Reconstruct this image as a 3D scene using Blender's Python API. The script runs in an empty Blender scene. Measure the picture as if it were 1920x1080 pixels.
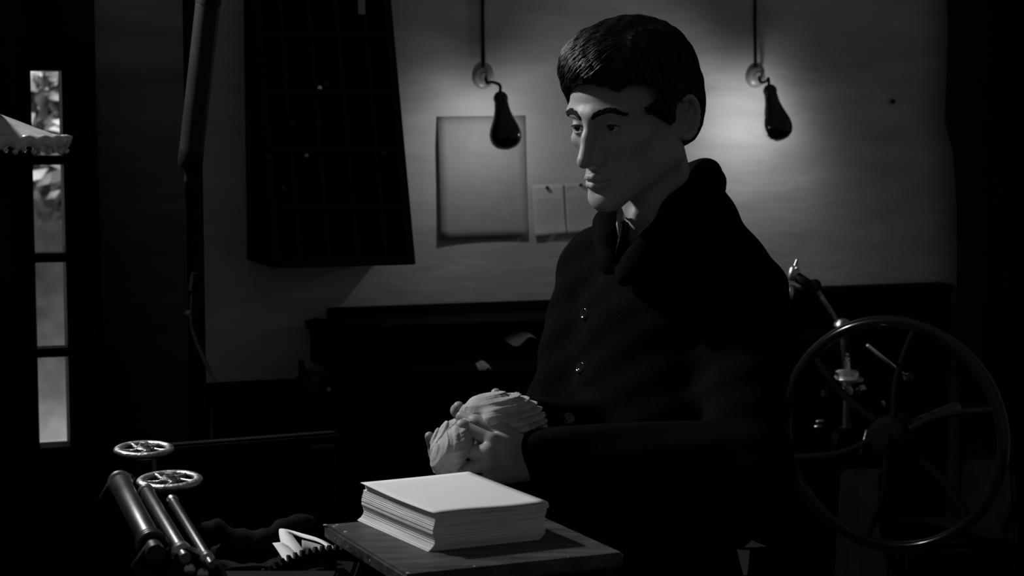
import bpy, bmesh, math, random
import numpy as np
from mathutils import Vector, Matrix

random.seed(7)
RNG = np.random.default_rng(7)
scene = bpy.context.scene
C = scene.collection
PI = math.pi

# ------------------------------------------------------------------ camera
F_PX = 3200.0
CAM_Z = 1.60
PITCH = math.radians(5.18)
cam_data = bpy.data.cameras.new('camera')
cam = bpy.data.objects.new('camera', cam_data)
C.objects.link(cam)
cam.location = (0, 0, CAM_Z)
cam.rotation_euler = (PI/2 - PITCH, 0, 0)
cam_data.sensor_width = 36.0
cam_data.lens = F_PX / 1920.0 * 36.0
cam_data.clip_start = 0.05
cam_data.dof.use_dof = True
cam_data.dof.focus_distance = 2.36
cam_data.dof.aperture_fstop = 6.5
scene.camera = cam

# ------------------------------------------------------------------ exposure, world, key light
vs = scene.view_settings
vs.view_transform = 'Standard'
vs.look = 'None'
vs.exposure = 0.0
vs.gamma = 1.0
vs.use_curve_mapping = False
world = bpy.data.worlds.new('dim_room_air')
scene.world = world
world.use_nodes = True
bg = world.node_tree.nodes['Background']
bg.inputs[0].default_value = (1, 1, 1, 1)
bg.inputs[1].default_value = 0.056

KEY = Vector((-1.08, 2.80, 2.28))
KEY_AIM = Vector((0.02, 2.33, 1.36))
kd = bpy.data.lights.new('key_spot', 'SPOT')
kd.energy = 85.0
kd.spot_size = math.radians(82)
kd.spot_blend = 0.45
kd.shadow_soft_size = 0.05
key = bpy.data.objects.new('key_spot', kd)
C.objects.link(key)
key.location = KEY
key.rotation_euler = (KEY_AIM - KEY).to_track_quat('-Z', 'Y').to_euler()

# daylight outside the window, falling on the yard wall only
dd = bpy.data.lights.new('yard_daylight', 'SPOT')
dd.energy = 1700.0
dd.spot_size = math.radians(80)
dd.spot_blend = 0.5
dd.shadow_soft_size = 0.6
day = bpy.data.objects.new('yard_daylight', dd)
C.objects.link(day)

# ------------------------------------------------------------------ pixel / plane helpers (1920x1080 frame)
_s, _c = math.sin(PITCH), math.cos(PITCH)
def ray(px, py):
    a = (px - 960.0)/F_PX; b = (540.0 - py)/F_PX
    return Vector((a, _c + b*_s, -_s + b*_c))
def W(px, py, Y):
    d = ray(px, py)
    return Vector((0, 0, CAM_Z)) + d*(Y/d.y)
def WZ(px, py, z):
    d = ray(px, py)
    return Vector((0, 0, CAM_Z)) + d*((z-CAM_Z)/d.z)
WYAW = math.radians(20)
WU = Vector((math.cos(WYAW), math.sin(WYAW), 0))
WN = Vector((math.sin(WYAW), -math.cos(WYAW), 0))
WO = Vector((0, 3.62, 0))
def WL(u, n, z):
    return WO + WU*u + WN*n + Vector((0, 0, z))
def wall(px, py, off=0.0):
    """(u, z) of the point seen at that pixel on the plane off metres in front of the back wall"""
    d = ray(px, py); o = Vector((0, 0, CAM_Z)) - WO
    t = (off - o.dot(WN))/d.dot(WN)
    p = o + d*t
    return p.dot(WU), p.z

# ------------------------------------------------------------------ materials
def mat(name, g, rough=0.6, metal=0.0, var=0.25, scale=12.0, bump=0.0, bscale=60.0, spec=0.5, stretch=None, alpha=1.0, trans=0.0, emit=0.0):
    m = bpy.data.materials.new(name); m.use_nodes = True
    nt = m.node_tree; b = nt.nodes['Principled BSDF']
    b.inputs['Roughness'].default_value = rough
    b.inputs['Metallic'].default_value = metal
    b.inputs['Specular IOR Level'].default_value = spec
    tc = nt.nodes.new('ShaderNodeTexCoord')
    mp = nt.nodes.new('ShaderNodeMapping')
    nt.links.new(tc.outputs['Object'], mp.inputs['Vector'])
    if stretch: mp.inputs['Scale'].default_value = stretch
    nz = nt.nodes.new('ShaderNodeTexNoise')
    nz.inputs['Scale'].default_value = scale; nz.inputs['Detail'].default_value = 6
    nt.links.new(mp.outputs[0], nz.inputs['Vector'])
    rp = nt.nodes.new('ShaderNodeValToRGB')
    lo, hi = g*(1-var), g*(1+var)
    rp.color_ramp.elements[0].position = 0.3; rp.color_ramp.elements[1].position = 0.7
    rp.color_ramp.elements[0].color = (lo, lo, lo, 1); rp.color_ramp.elements[1].color = (hi, hi, hi, 1)
    nt.links.new(nz.outputs['Fac'], rp.inputs['Fac'])
    nt.links.new(rp.outputs[0], b.inputs['Base Color'])
    if bump:
        n2 = nt.nodes.new('ShaderNodeTexNoise'); n2.inputs['Scale'].default_value = bscale; n2.inputs['Detail'].default_value = 5
        nt.links.new(mp.outputs[0], n2.inputs['Vector'])
        bp = nt.nodes.new('ShaderNodeBump'); bp.inputs['Strength'].default_value = bump; bp.inputs['Distance'].default_value = 0.004
        nt.links.new(n2.outputs['Fac'], bp.inputs['Height']); nt.links.new(bp.outputs[0], b.inputs['Normal'])
    if trans: b.inputs['Transmission Weight'].default_value = trans
    if emit:
        b.inputs['Emission Color'].default_value = (1, 1, 1, 1); b.inputs['Emission Strength'].default_value = emit
    return m

def clear_glass(name, tint=0.95, gloss=0.08, rough=0.03):
    m = bpy.data.materials.new(name); m.use_nodes = True
    nt = m.node_tree; nt.nodes.remove(nt.nodes['Principled BSDF'])
    out = nt.nodes['Material Output']
    tr = nt.nodes.new('ShaderNodeBsdfTransparent'); tr.inputs[0].default_value = (tint, tint, tint, 1)
    gl = nt.nodes.new('ShaderNodeBsdfGlossy'); gl.inputs['Roughness'].default_value = rough
    mx = nt.nodes.new('ShaderNodeMixShader'); mx.inputs[0].default_value = gloss
    nt.links.new(tr.outputs[0], mx.inputs[1]); nt.links.new(gl.outputs[0], mx.inputs[2])
    nt.links.new(mx.outputs[0], out.inputs['Surface'])
    return m

def print_paper(name, g, ink, lines, margin=(0.15, 0.85, 0.2, 0.85), strength=0.6, words=14):
    """paper with rows of faint print; uses the mesh UV map (0..1 over the sheet)"""
    m = mat(name, g, 0.85, var=0.05, scale=30)
    nt = m.node_tree; b = nt.nodes['Principled BSDF']
    uv = nt.nodes.new('ShaderNodeUVMap')
    sp = nt.nodes.new('ShaderNodeSeparateXYZ'); nt.links.new(uv.outputs[0], sp.inputs[0])
    def mth(op, a, bb=None):
        n = nt.nodes.new('ShaderNodeMath'); n.operation = op
        for i, v in enumerate((a, bb)):
            if v is None: continue
            if isinstance(v, (int, float)): n.inputs[i].default_value = v
            else: nt.links.new(v, n.inputs[i])
        return n.outputs[0]
    u, v = sp.outputs[0], sp.outputs[1]
    row = mth('LESS_THAN', mth('FRACT', mth('MULTIPLY', v, lines)), 0.45)
    inx = mth('MULTIPLY', mth('GREATER_THAN', u, margin[0]), mth('LESS_THAN', u, margin[1]))
    iny = mth('MULTIPLY', mth('GREATER_THAN', v, margin[2]), mth('LESS_THAN', v, margin[3]))
    cb = nt.nodes.new('ShaderNodeCombineXYZ')
    nt.links.new(mth('MULTIPLY', u, words*3.0), cb.inputs[0]); nt.links.new(mth('FLOOR', mth('MULTIPLY', v, lines)), cb.inputs[1])
    nz = nt.nodes.new('ShaderNodeTexNoise'); nz.inputs['Scale'].default_value = 1.0; nz.inputs['Detail'].default_value = 1
    nt.links.new(cb.outputs[0], nz.inputs['Vector'])
    wd = mth('GREATER_THAN', nz.outputs['Fac'], 0.44)
    f = mth('MULTIPLY', mth('MULTIPLY', mth('MULTIPLY', row, inx), mth('MULTIPLY', iny, wd)), strength)
    mx = nt.nodes.new('ShaderNodeMix'); mx.data_type = 'RGBA'
    nt.links.new(f, mx.inputs[0])
    src = b.inputs['Base Color'].links[0].from_socket
    nt.links.new(src, mx.inputs[6]); mx.inputs[7].default_value = (ink, ink, ink, 1)
    nt.links.new(mx.outputs[2], b.inputs['Base Color'])
    return m

M = {}
M['plaster'] = mat('plaster', 0.46, 0.9, var=0.16, scale=4.5, bump=0.5, bscale=14.0, stretch=(1, 1, 3.5))
M['dark_wood'] = mat('dark_wood', 0.012, 0.6, var=0.4, scale=14, bump=0.2, bscale=40, stretch=(1, 1, 0.15), spec=0.03)
M['black_wood'] = mat('black_wood', 0.007, 0.65, var=0.4, scale=14, bump=0.15, stretch=(0.15, 1, 1), spec=0.02)
M['case_wood'] = mat('case_wood', 0.009, 0.75, var=0.3, scale=10, spec=0.08)
M['drawer_wood'] = mat('drawer_wood', 0.007, 0.6, var=0.4, scale=20, bump=0.15, stretch=(0.1, 1, 1), spec=0.05)
M['board_wood'] = mat('board_wood', 0.055, 0.45, var=0.8, scale=38, bump=0.4, bscale=70, stretch=(0.25, 1.0, 1), spec=0.35)
M['worn_wood'] = mat('worn_wood', 0.25, 0.6, var=0.3, scale=40)
M['iron'] = mat('iron', 0.02, 0.38, metal=0.0, var=0.3, scale=20, bump=0.08, spec=0.5)
M['roller_steel'] = mat('roller_steel', 0.085, 0.40, metal=1.0, var=0.3, scale=25, bump=0.04)
M['black_iron'] = mat('black_iron', 0.008, 0.5, var=0.3, scale=20, spec=0.10)
M['matte_black'] = mat('matte_black', 0.006, 0.7, var=0.3, scale=20, spec=0.03)
M['black_enamel'] = mat('black_enamel', 0.005, 0.14, var=0.2, scale=20, spec=0.4)
M['steel'] = mat('steel', 0.42, 0.3, metal=1.0, var=0.25, scale=25, bump=0.05)
M['worn_steel'] = mat('worn_steel', 0.36, 0.40, metal=1.0, var=0.45, scale=60, bump=0.5, bscale=110)
M['nickel'] = mat('nickel', 0.85, 0.36, metal=1.0, var=0.15, scale=20)
M['rubber'] = mat('rubber', 0.014, 0.45, var=0.2, scale=20, spec=0.15)
M['bakelite'] = mat('bakelite', 0.008, 0.3, var=0.2, scale=20)
M['bulb_black'] = mat('bulb_black', 0.006, 0.14, var=0.2, scale=20, spec=0.5)
M['porcelain'] = mat('porcelain', 0.25, 0.35, var=0.2, scale=60)
M['cord'] = mat('cord', 0.012, 0.8, var=0.2, spec=0.1)
M['paper'] = mat('paper', 0.80, 0.8, var=0.03, scale=20)
M['paper_edge'] = mat('paper_edge', 0.86, 0.9, var=0.12, scale=60, stretch=(0.3, 0.3, 9.0))
M['scrap_paper'] = mat('scrap_paper', 0.62, 0.85, var=0.08, scale=15)
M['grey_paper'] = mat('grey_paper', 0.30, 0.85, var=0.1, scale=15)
M['poster'] = print_paper('poster', 0.30, 0.22, 46, (0.45, 0.9, 0.08, 0.5), 0.5)
M['note'] = print_paper('note', 0.46, 0.2, 26, (0.12, 0.9, 0.08, 0.72), 0.5, words=6)
M['skin'] = mat('skin', 0.30, 0.5, var=0.08, scale=30, bump=0.04, bscale=500, spec=0.35)
M['lip'] = mat('lip', 0.22, 0.4, var=0.1, scale=60, spec=0.5)
M['hair'] = mat('hair', 0.010, 0.5, var=0.4, scale=60, spec=0.3)
M['brow'] = mat('brow', 0.012, 0.8, var=0.5, scale=400, spec=0.1, bump=0.5, bscale=900)
M['eye_white'] = mat('eye_white', 0.40, 0.15, var=0.05)
M['iris'] = mat('iris', 0.02, 0.08, var=0.2)
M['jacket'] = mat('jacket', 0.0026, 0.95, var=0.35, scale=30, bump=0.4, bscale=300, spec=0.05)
M['trousers'] = mat('trousers', 0.014, 0.9, var=0.3, scale=30, bump=0.3, bscale=300, spec=0.05)
M['shirt'] = mat('shirt', 0.42, 0.85, var=0.06, scale=40, bump=0.1, bscale=400)
M['tie'] = mat('tie', 0.012, 0.6, var=0.2)
M['button'] = mat('button', 0.01, 0.08, var=0.1, spec=0.8)
M['shoe'] = mat('shoe', 0.012, 0.35, var=0.2)
M['rag'] = mat('rag', 0.40, 0.9, var=0.25, scale=45, bump=0.15, bscale=300)
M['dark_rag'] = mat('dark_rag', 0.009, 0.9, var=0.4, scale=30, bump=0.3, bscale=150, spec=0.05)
M['floor'] = mat('floor_boards', 0.03, 0.6, var=0.4, scale=8, stretch=(0.2, 1, 1))
M['curtain'] = mat('curtain', 0.012, 0.95, var=0.2, scale=10, spec=0.05)
M['pane'] = clear_glass('pane', 0.92, 0.04)
M['bulb_glass'] = clear_glass('bulb_glass', 0.97, 0.05)
M['shade_glass'] = mat('shade_glass', 0.75, 0.18, var=0.2, scale=40, bump=0.2, bscale=120, trans=0.25, spec=0.6)
M['enamel_white'] = mat('enamel_white', 0.7, 0.3, var=0.05)
M['yard_wall'] = mat('yard_wall', 0.34, 0.95, var=0.45, scale=9.0, bump=0.4, bscale=12)
M['yard_ground'] = mat('yard_ground', 0.4, 0.95, var=0.3, scale=4)
M['leaf'] = mat('leaf', 0.07, 0.6, var=0.5, scale=6)

# ------------------------------------------------------------------ mesh builder
class MB:
    def __init__(s): s.v = []; s.f = []; s.mi = []
    def add(s, vs_, fs, mi=0):
        o = len(s.v); s.v += [Vector(p) for p in vs_]
        s.f += [tuple(i+o for i in f) for f in fs]; s.mi += [mi]*len(fs)
        return s
    def hexa(s, p, mi=0):     # 8 points: bottom ring 0-3 ccw, top ring 4-7
        return s.add(p, [(3, 2, 1, 0), (4, 5, 6, 7), (0, 1, 5, 4), (1, 2, 6, 5), (2, 3, 7, 6), (3, 0, 4, 7)], mi)
    def box(s, c, size, X=Vector((1, 0, 0)), Z=Vector((0, 0, 1)), mi=0):
        X = Vector(X).normalized(); Z = Vector(Z).normalized(); Y = Z.cross(X).normalized(); X = Y.cross(Z)
        c = Vector(c); a, b, d = [q/2 for q in size]
        P = [c + X*(i*a) + Y*(j*b) + Z*(k*d) for k in (-1, 1) for i, j in ((-1, -1), (1, -1), (1, 1), (-1, 1))]
        return s.hexa(P, mi)
    def prism(s, poly, ext, mi=0):     # polygon (list of 3d pts) extruded by vector ext
        n = len(poly); ext = Vector(ext)
        P = [Vector(p) for p in poly] + [Vector(p) + ext for p in poly]
        return s.add(P, [tuple(range(n))[::-1], tuple(range(n, 2*n))] + [(i, (i+1) % n, (i+1) % n + n, i + n) for i in range(n)], mi)
    def lathe(s, prof, o, axis=(0, 0, 1), seg=24, mi=0):   # prof [(r, h)], closed at ends with fans when r > 0
        A = Vector(axis).normalized(); o = Vector(o)
        X = A.orthogonal().normalized(); Y = A.cross(X)
        base = len(s.v); rings = []
        for r, h in prof:
            if r < 1e-6:
                rings.append([len(s.v)]); s.v.append(o + A*h)
            else:
                ids = []
                for i in range(seg):
                    t = 2*PI*i/seg
                    ids.append(len(s.v)); s.v.append(o + A*h + (X*math.cos(t) + Y*math.sin(t))*r)
                rings.append(ids)
        fs = []
        for a, b in zip(rings, rings[1:]):
            if len(a) == 1 and len(b) == 1: continue
            for i in range(seg):
                j = (i+1) % seg
                if len(a) == 1: fs.append((a[0], b[j], b[i]))
                elif len(b) == 1: fs.append((a[i], a[j], b[0]))
                else: fs.append((a[i], a[j], b[j], b[i]))
        if len(rings[0]) > 1: fs.append(tuple(rings[0][::-1]))
        if len(rings[-1]) > 1: fs.append(tuple(rings[-1]))
        s.f += fs; s.mi += [mi]*len(fs)
        return s
    def cyl(s, a, b, r0, r1=None, seg=16, mi=0):
        a, b = Vector(a), Vector(b); r1 = r0 if r1 is None else r1
        return s.lathe([(r0, 0), (r1, (b-a).length)], a, b-a, seg, mi)
    def tube(s, pts, r, seg=8, closed=False, mi=0):
        pts = [Vector(p) for p in pts]; n = len(pts)
        rad = r if isinstance(r, (list, tuple)) else [r]*n
        prevX = None; rings = []
        for i, p in enumerate(pts):
            if closed: t = pts[(i+1) % n] - pts[i-1]
            else: t = pts[min(i+1, n-1)] - pts[max(i-1, 0)]
            t.normalize()
            if prevX is None: X = t.orthogonal().normalized()
            else:
                X = prevX - t*prevX.dot(t)
                X = X.normalized() if X.length > 1e-6 else t.orthogonal().normalized()
            prevX = X; Y = t.cross(X)
            rings.append([p + (X*math.cos(2*PI*k/seg) + Y*math.sin(2*PI*k/seg))*rad[i] for k in range(seg)])
        o = len(s.v)
        for R in rings: s.v += R
        fs = []
        for i in range(n if closed else n-1):
            a = o + i*seg; b = o + ((i+1) % n)*seg
            fs += [(a+k, a+(k+1) % seg, b+(k+1) % seg, b+k) for k in range(seg)]
        if not closed:
            fs += [tuple(o+k for k in range(seg))[::-1], tuple(o+(n-1)*seg+k for k in range(seg))]
        s.f += fs; s.mi += [mi]*len(fs)
        return s
    def torus(s, c, axis, R, r, seg=40, rs=10, flat=1.0, mi=0):
        A = Vector(axis).normalized(); c = Vector(c); X = A.orthogonal().normalized(); Y = A.cross(X)
        o = len(s.v)
        for i in range(seg):
            t = 2*PI*i/seg; d = X*math.cos(t) + Y*math.sin(t)
            for k in range(rs):
                q = 2*PI*k/rs
                s.v.append(c + d*(R + r*math.cos(q)) + A*(r*flat*math.sin(q)))
        fs = [(o+i*rs+k, o+((i+1) % seg)*rs+k, o+((i+1) % seg)*rs+(k+1) % rs, o+i*rs+(k+1) % rs) for i in range(seg) for k in range(rs)]
        s.f += fs; s.mi += [mi]*len(fs)
        return s
    def mesh(s, name, mats, off=Vector((0, 0, 0)), smooth=False, bevel=0.0, uv=None):
        me = bpy.data.meshes.new(name)
        me.from_pydata([tuple(v - off) for v in s.v], [], s.f)
        for m_ in (mats if isinstance(mats, (list, tuple)) else [mats]): me.materials.append(m_)
        for p, i in zip(me.polygons, s.mi): p.material_index = i
        bm = bmesh.new(); bm.from_mesh(me)
        bmesh.ops.recalc_face_normals(bm, faces=bm.faces)
        if bevel:
            es = [e for e in bm.edges if len(e.link_faces) == 2 and e.calc_face_angle(0) > 0.5]
            bmesh.ops.bevel(bm, geom=es, offset=bevel, segments=2, affect='EDGES', clamp_overlap=True)
        bm.to_mesh(me); bm.free()
        if smooth:
            me.polygons.foreach_set('use_smooth', [True]*len(me.polygons))
            if smooth != 'all': me.set_sharp_from_angle(angle=math.radians(38))
        me.update()
        return me

def tag(o, label=None, cat=None, group=None, kind=None):
    if label: o['label'] = label
    if cat: o['category'] = cat
    if group: o['group'] = group
    if kind: o['kind'] = kind
    return o
def thing(name, loc, label, cat, group=None):
    o = bpy.data.objects.new(name, None); o.empty_display_size = 0.05
    C.objects.link(o); o.location = loc
    return tag(o, label, cat, group)
def wloc(o):
    p = Vector(o.location)
    while o.parent: o = o.parent; p += Vector(o.location)
    return p
def part(name, mb, m, parent=None, smooth=False, bevel=0.0, label=None, kind=None):
    """world-space geometry linked as one mesh object under parent"""
    off = wloc(parent) if parent else Vector((0, 0, 0))
    o = bpy.data.objects.new(name, mb.mesh(name, m, off, smooth, bevel))
    C.objects.link(o)
    if parent: o.parent = parent
    return tag(o, label, None, None, kind)
def single(name, mb, m, label, cat, loc, smooth=False, bevel=0.0, group=None):
    """a top-level thing that is one mesh, with its origin at loc"""
    o = bpy.data.objects.new(name, mb.mesh(name, m, Vector(loc), smooth, bevel))
    C.objects.link(o); o.location = loc
    return tag(o, label, cat, group)
def struct(name, mb, m, smooth=False, bevel=0.0):
    o = bpy.data.objects.new(name, mb.mesh(name, m, Vector((0, 0, 0)), smooth, bevel)); C.objects.link(o)
    return tag(o, kind='structure')

# ------------------------------------------------------------------ signed-distance modelling (bodies, cloth)
class SDF:
    def __init__(s, lo, hi, h):
        s.lo = np.array(lo, np.float32); s.h = h
        s.n = np.ceil((np.array(hi) - s.lo)/h).astype(int) + 1
        s.F = np.full(s.n, 1.0, np.float32)
        s.ax = [s.lo[i] + h*np.arange(s.n[i], dtype=np.float32) for i in range(3)]
    def _sl(s, lo, hi):
        out = []
        for i in range(3):
            a = max(0, int((lo[i]-s.lo[i])/s.h)); b = min(s.n[i], int((hi[i]-s.lo[i])/s.h)+2)
            if b <= a: return None
            out.append(slice(a, b))
        return tuple(out)
    def _grid(s, sl):
        return (s.ax[0][sl[0]][:, None, None], s.ax[1][sl[1]][None, :, None], s.ax[2][sl[2]][None, None, :])
    def op(s, prim, k=0.01, sub=False):
        fn, lo, hi = prim; pad = k + 0.012
        sl = s._sl([q-pad for q in lo], [q+pad for q in hi])
        if sl is None: return s
        d = fn(*s._grid(sl)); F = s.F[sl]
        if sub:
            d = -d
            hh = np.clip(0.5 - 0.5*(d - F)/k, 0, 1)
            s.F[sl] = d*(1-hh) + F*hh + k*hh*(1-hh)
        else:
            hh = np.clip(0.5 + 0.5*(F - d)/k, 0, 1)
            s.F[sl] = F*(1-hh) + d*hh - k*hh*(1-hh)
        return s
    def add(s, prim, k=0.01): return s.op(prim, k)
    def sub(s, prim, k=0.006): return s.op(prim, k, True)
    def warp(s, fn):
        s.F = (s.F + fn(*s._grid((slice(None),)*3))).astype(np.float32); return s
    def mesh(s, xf=None, smooth_it=1):
        F = s.F; h = s.h
        ins = F < 0
        a = ins[:-1, :-1, :-1]; cnt = np.zeros(a.shape, np.int8)
        cs = [(i, j, k) for i in (0, 1) for j in (0, 1) for k in (0, 1)]
        sl = lambda A, c: A[c[0]:A.shape[0]-1+c[0], c[1]:A.shape[1]-1+c[1], c[2]:A.shape[2]-1+c[2]]
        for c in cs: cnt += sl(ins, c)
        act = (cnt > 0) & (cnt < 8)
        idx = np.argwhere(act)
        vid = np.full(act.shape, -1, np.int32); vid[act] = np.arange(len(idx))
        val = {c: F[idx[:, 0]+c[0], idx[:, 1]+c[1], idx[:, 2]+c[2]] for c in cs}
        acc = np.zeros((len(idx), 3)); num = np.zeros(len(idx))
        for c in cs:
            for ax in range(3):
                if c[ax]: continue
                e = list(c); e[ax] = 1; e = tuple(e)
                f0, f1 = val[c], val[e]; m_ = (f0 < 0) != (f1 < 0)
                t = np.where(m_, f0/np.where(m_, f0-f1, 1), 0)
                p = np.array(c, float)[None, :].repeat(len(idx), 0); p[:, ax] += t
                acc += p*m_[:, None]; num += m_
        V = s.lo + h*(idx + acc/np.maximum(num, 1)[:, None])
        quads = []
        for ax in range(3):
            b, c = [q for q in range(3) if q != ax]
            lo_ = [slice(None)]*3; hi_ = [slice(None)]*3
            lo_[ax] = slice(0, -1); hi_[ax] = slice(1, None)
            for q in (b, c): lo_[q] = slice(1, -1); hi_[q] = slice(1, -1)
            i0, i1 = ins[tuple(lo_)], ins[tuple(hi_)]
            e = np.argwhere(i0 != i1); flip = i0[tuple(e.T)]
            e = e.copy(); e[:, b] += 1; e[:, c] += 1
            g = []
            for db, dc in ((-1, -1), (0, -1), (0, 0), (-1, 0)):
                w = e.copy(); w[:, b] += db; w[:, c] += dc
                g.append(vid[tuple(w.T)])
            g = np.stack(g, 1)
            if ax == 1: flip = ~flip
            g[~flip] = g[~flip][:, ::-1]
            quads.append(g)
        Q = np.concatenate(quads); Q = Q[(Q >= 0).all(1)]
        for _ in range(smooth_it):
            A = np.zeros_like(V); n_ = np.zeros(len(V))
            for i in range(4):
                p, q = Q[:, i], Q[:, (i+1) % 4]
                np.add.at(A, p, V[q]); np.add.at(A, q, V[p]); np.add.at(n_, p, 1); np.add.at(n_, q, 1)
            V = V*0.5 + 0.5*A/np.maximum(n_, 1)[:, None]
        if xf is not None:
            R = np.array(xf)[:3, :3]; T = np.array(xf)[:3, 3]
            V = V @ R.T + T
        return V, Q
def rot3(ax, deg):
    return np.array(Matrix.Rotation(math.radians(deg), 3, ax))
def ell(c, r, R=None):
    c = np.array(c, float); r = np.array(r, float)
    m_ = r.max() if R is not None else r
    def fn(x, y, z):
        px, py, pz = x-c[0], y-c[1], z-c[2]
        if R is not None:
            px, py, pz = (R[0, 0]*px+R[1, 0]*py+R[2, 0]*pz, R[0, 1]*px+R[1, 1]*py+R[2, 1]*pz, R[0, 2]*px+R[1, 2]*py+R[2, 2]*pz)
        k0 = np.sqrt((px/r[0])**2+(py/r[1])**2+(pz/r[2])**2)
        k1 = np.sqrt((px/r[0]**2)**2+(py/r[1]**2)**2+(pz/r[2]**2)**2)
        return k0*(k0-1)/np.maximum(k1, 1e-6)
    return fn, c-m_, c+m_
def rc(a, b, ra, rb=None):
    a = np.array(a, float); b = np.array(b, float); rb = ra if rb is None else rb
    ba = b-a; L = max((ba*ba).sum(), 1e-12); m_ = max(ra, rb)
    def fn(x, y, z):
        px, py, pz = x-a[0], y-a[1], z-a[2]
        t = np.clip((px*ba[0]+py*ba[1]+pz*ba[2])/L, 0, 1)
        return np.sqrt((px-t*ba[0])**2+(py-t*ba[1])**2+(pz-t*ba[2])**2) - (ra+(rb-ra)*t)
    return fn, np.minimum(a, b)-m_, np.maximum(a, b)+m_
def halfspace(p, n, lo, hi):
    p = np.array(p, float); n = np.array(n, float)
    return (lambda x, y, z: (x-p[0])*n[0]+(y-p[1])*n[1]+(z-p[2])*n[2]), np.array(lo), np.array(hi)
def chain(S, pts, rad, k):
    for (a, b, ra, rb) in zip(pts, pts[1:], rad, rad[1:]): S.add(rc(a, b, ra, rb), k)
def sdf_obj(name, VQ, m, parent=None, label=None, vshift=None):
    parts = VQ if isinstance(VQ, list) else [VQ]
    vs_, qs, o = [], [], 0
    for V, Q in parts:
        vs_.append(V); qs.append(Q + o); o += len(V)
    V = np.concatenate(vs_); Q = np.concatenate(qs)
    off = wloc(parent) if parent else Vector((0, 0, 0))
    V = V - np.array(off)
    me = bpy.data.meshes.new(name)
    me.vertices.add(len(V)); me.vertices.foreach_set('co', V.astype(np.float32).ravel())
    me.loops.add(Q.size); me.loops.foreach_set('vertex_index', Q.astype(np.int32).ravel())
    me.polygons.add(len(Q)); me.polygons.foreach_set('loop_start', np.arange(0, Q.size, 4, dtype=np.int32))
    me.polygons.foreach_set('loop_total', np.full(len(Q), 4, np.int32)) if hasattr(me.polygons[0], 'loop_total') and False else None
    me.update(calc_edges=True); me.validate()
    me.polygons.foreach_set('use_smooth', [True]*len(me.polygons))
    bm = bmesh.new(); bm.from_mesh(me); bmesh.ops.recalc_face_normals(bm, faces=bm.faces); bm.to_mesh(me); bm.free()
    me.materials.append(m)
    ob = bpy.data.objects.new(name, me); C.objects.link(ob)
    if parent: ob.parent = parent
    return tag(ob, label)
def largest(VQ):
    """keep only the biggest connected piece"""
    V, Q = VQ; lab = np.arange(len(V))
    while True:
        m_ = lab[Q].min(1); new = lab.copy()
        for i in range(4): np.minimum.at(new, Q[:, i], m_)
        new = new[new]
        if (new == lab).all(): break
        lab = new
    ids, cnt = np.unique(lab, return_counts=True); keep = lab == ids[cnt.argmax()]
    remap = np.cumsum(keep) - 1
    Q = Q[keep[Q].all(1)]
    return V[keep], remap[Q]
def interp(pts, n):
    """Catmull-Rom through the points"""
    P = [Vector(p) for p in pts]; P = [P[0]*2-P[1]] + P + [P[-1]*2-P[-2]]; out = []
    for i in range(1, len(P)-2):
        for k in range(n):
            t = k/n; a, b, c, d = P[i-1:i+3]
            out.append(0.5*((2*b) + (c-a)*t + (2*a-5*b+4*c-d)*t*t + (3*b-a-3*c+d)*t**3))
    return out + [P[-2]]

# =================================================================== THE ROOM
U_L, _ = wall(352, 400)          # where the plaster begins, right of the dark partition
U_WL, _ = wall(64, 500); U_WR, _ = wall(121, 500)
Z_WT = wall(110, 133)[1]; Z_WB = wall(131, 832)[1]
b = MB()
b.hexa([WL(U_L, 0, 0), WL(2.2, 0, 0), WL(2.2, -0.2, 0), WL(U_L, -0.2, 0), WL(U_L, 0, 3.0), WL(2.2, 0, 3.0), WL(2.2, -0.2, 3.0), WL(U_L, -0.2, 3.0)])
struct('wall_back', b, M['plaster'])
# dark timber partition on the left with the window opening
def wbox(u0, u1, n0, n1, z0, z1, mb=None, mi=0):
    mb = mb or MB()
    return mb.hexa([WL(u0, n1, z0), WL(u1, n1, z0), WL(u1, n0, z0), WL(u0, n0, z0), WL(u0, n1, z1), WL(u1, n1, z1), WL(u1, n0, z1), WL(u0, n0, z1)], mi)
b = MB()
wbox(U_WR, U_L, -0.035, 0.004, 0, 3.0, b)
wbox(-3.2, U_WL, -0.035, 0.004, 0, 3.0, b)
wbox(U_WL, U_WR, -0.035, 0.004, Z_WT, 3.0, b)
wbox(U_WL, U_WR, -0.035, 0.004, 0, Z_WB, b)
struct('wall_left', b, M['dark_wood'])
b = MB(); b.box((0, 1.2, -0.03), (8, 8, 0.06)); struct('floor', b, M['floor'])

# window: frame, glazing bars, panes
win = tag(bpy.data.objects.new('window_1', None), kind='structure'); C.objects.link(win)
win.location = WL((U_WL+U_WR)/2, 0, Z_WB)
zs = [wall(118, y)[1] for y in (300, 482, 659)]
b = MB(); wbox(U_WR, U_WR+0.055, 0.004, 0.03, Z_WB-0.05, Z_WT+0.05, b); wbox(U_WL-0.075, U_WL, 0.004, 0.03, Z_WB-0.05, Z_WT+0.05, b)
wbox(U_WL, U_WR, 0.004, 0.03, Z_WT, Z_WT+0.05, b); wbox(U_WL, U_WR, 0.004, 0.03, Z_WB-0.05, Z_WB, b)
part('window_frame', b, M['dark_wood'], win)
edges = [Z_WT] + zs + [Z_WB]
for z in zs:
    part('glazing_bar', wbox(U_WL, U_WR, -0.03, 0.012, z-0.009, z+0.009), M['dark_wood'], win)
for zt, zb in zip(edges, edges[1:]):
    part('pane', wbox(U_WL, U_WR, -0.012, -0.008, zb+0.009, zt-0.009), M['pane'], win)

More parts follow.
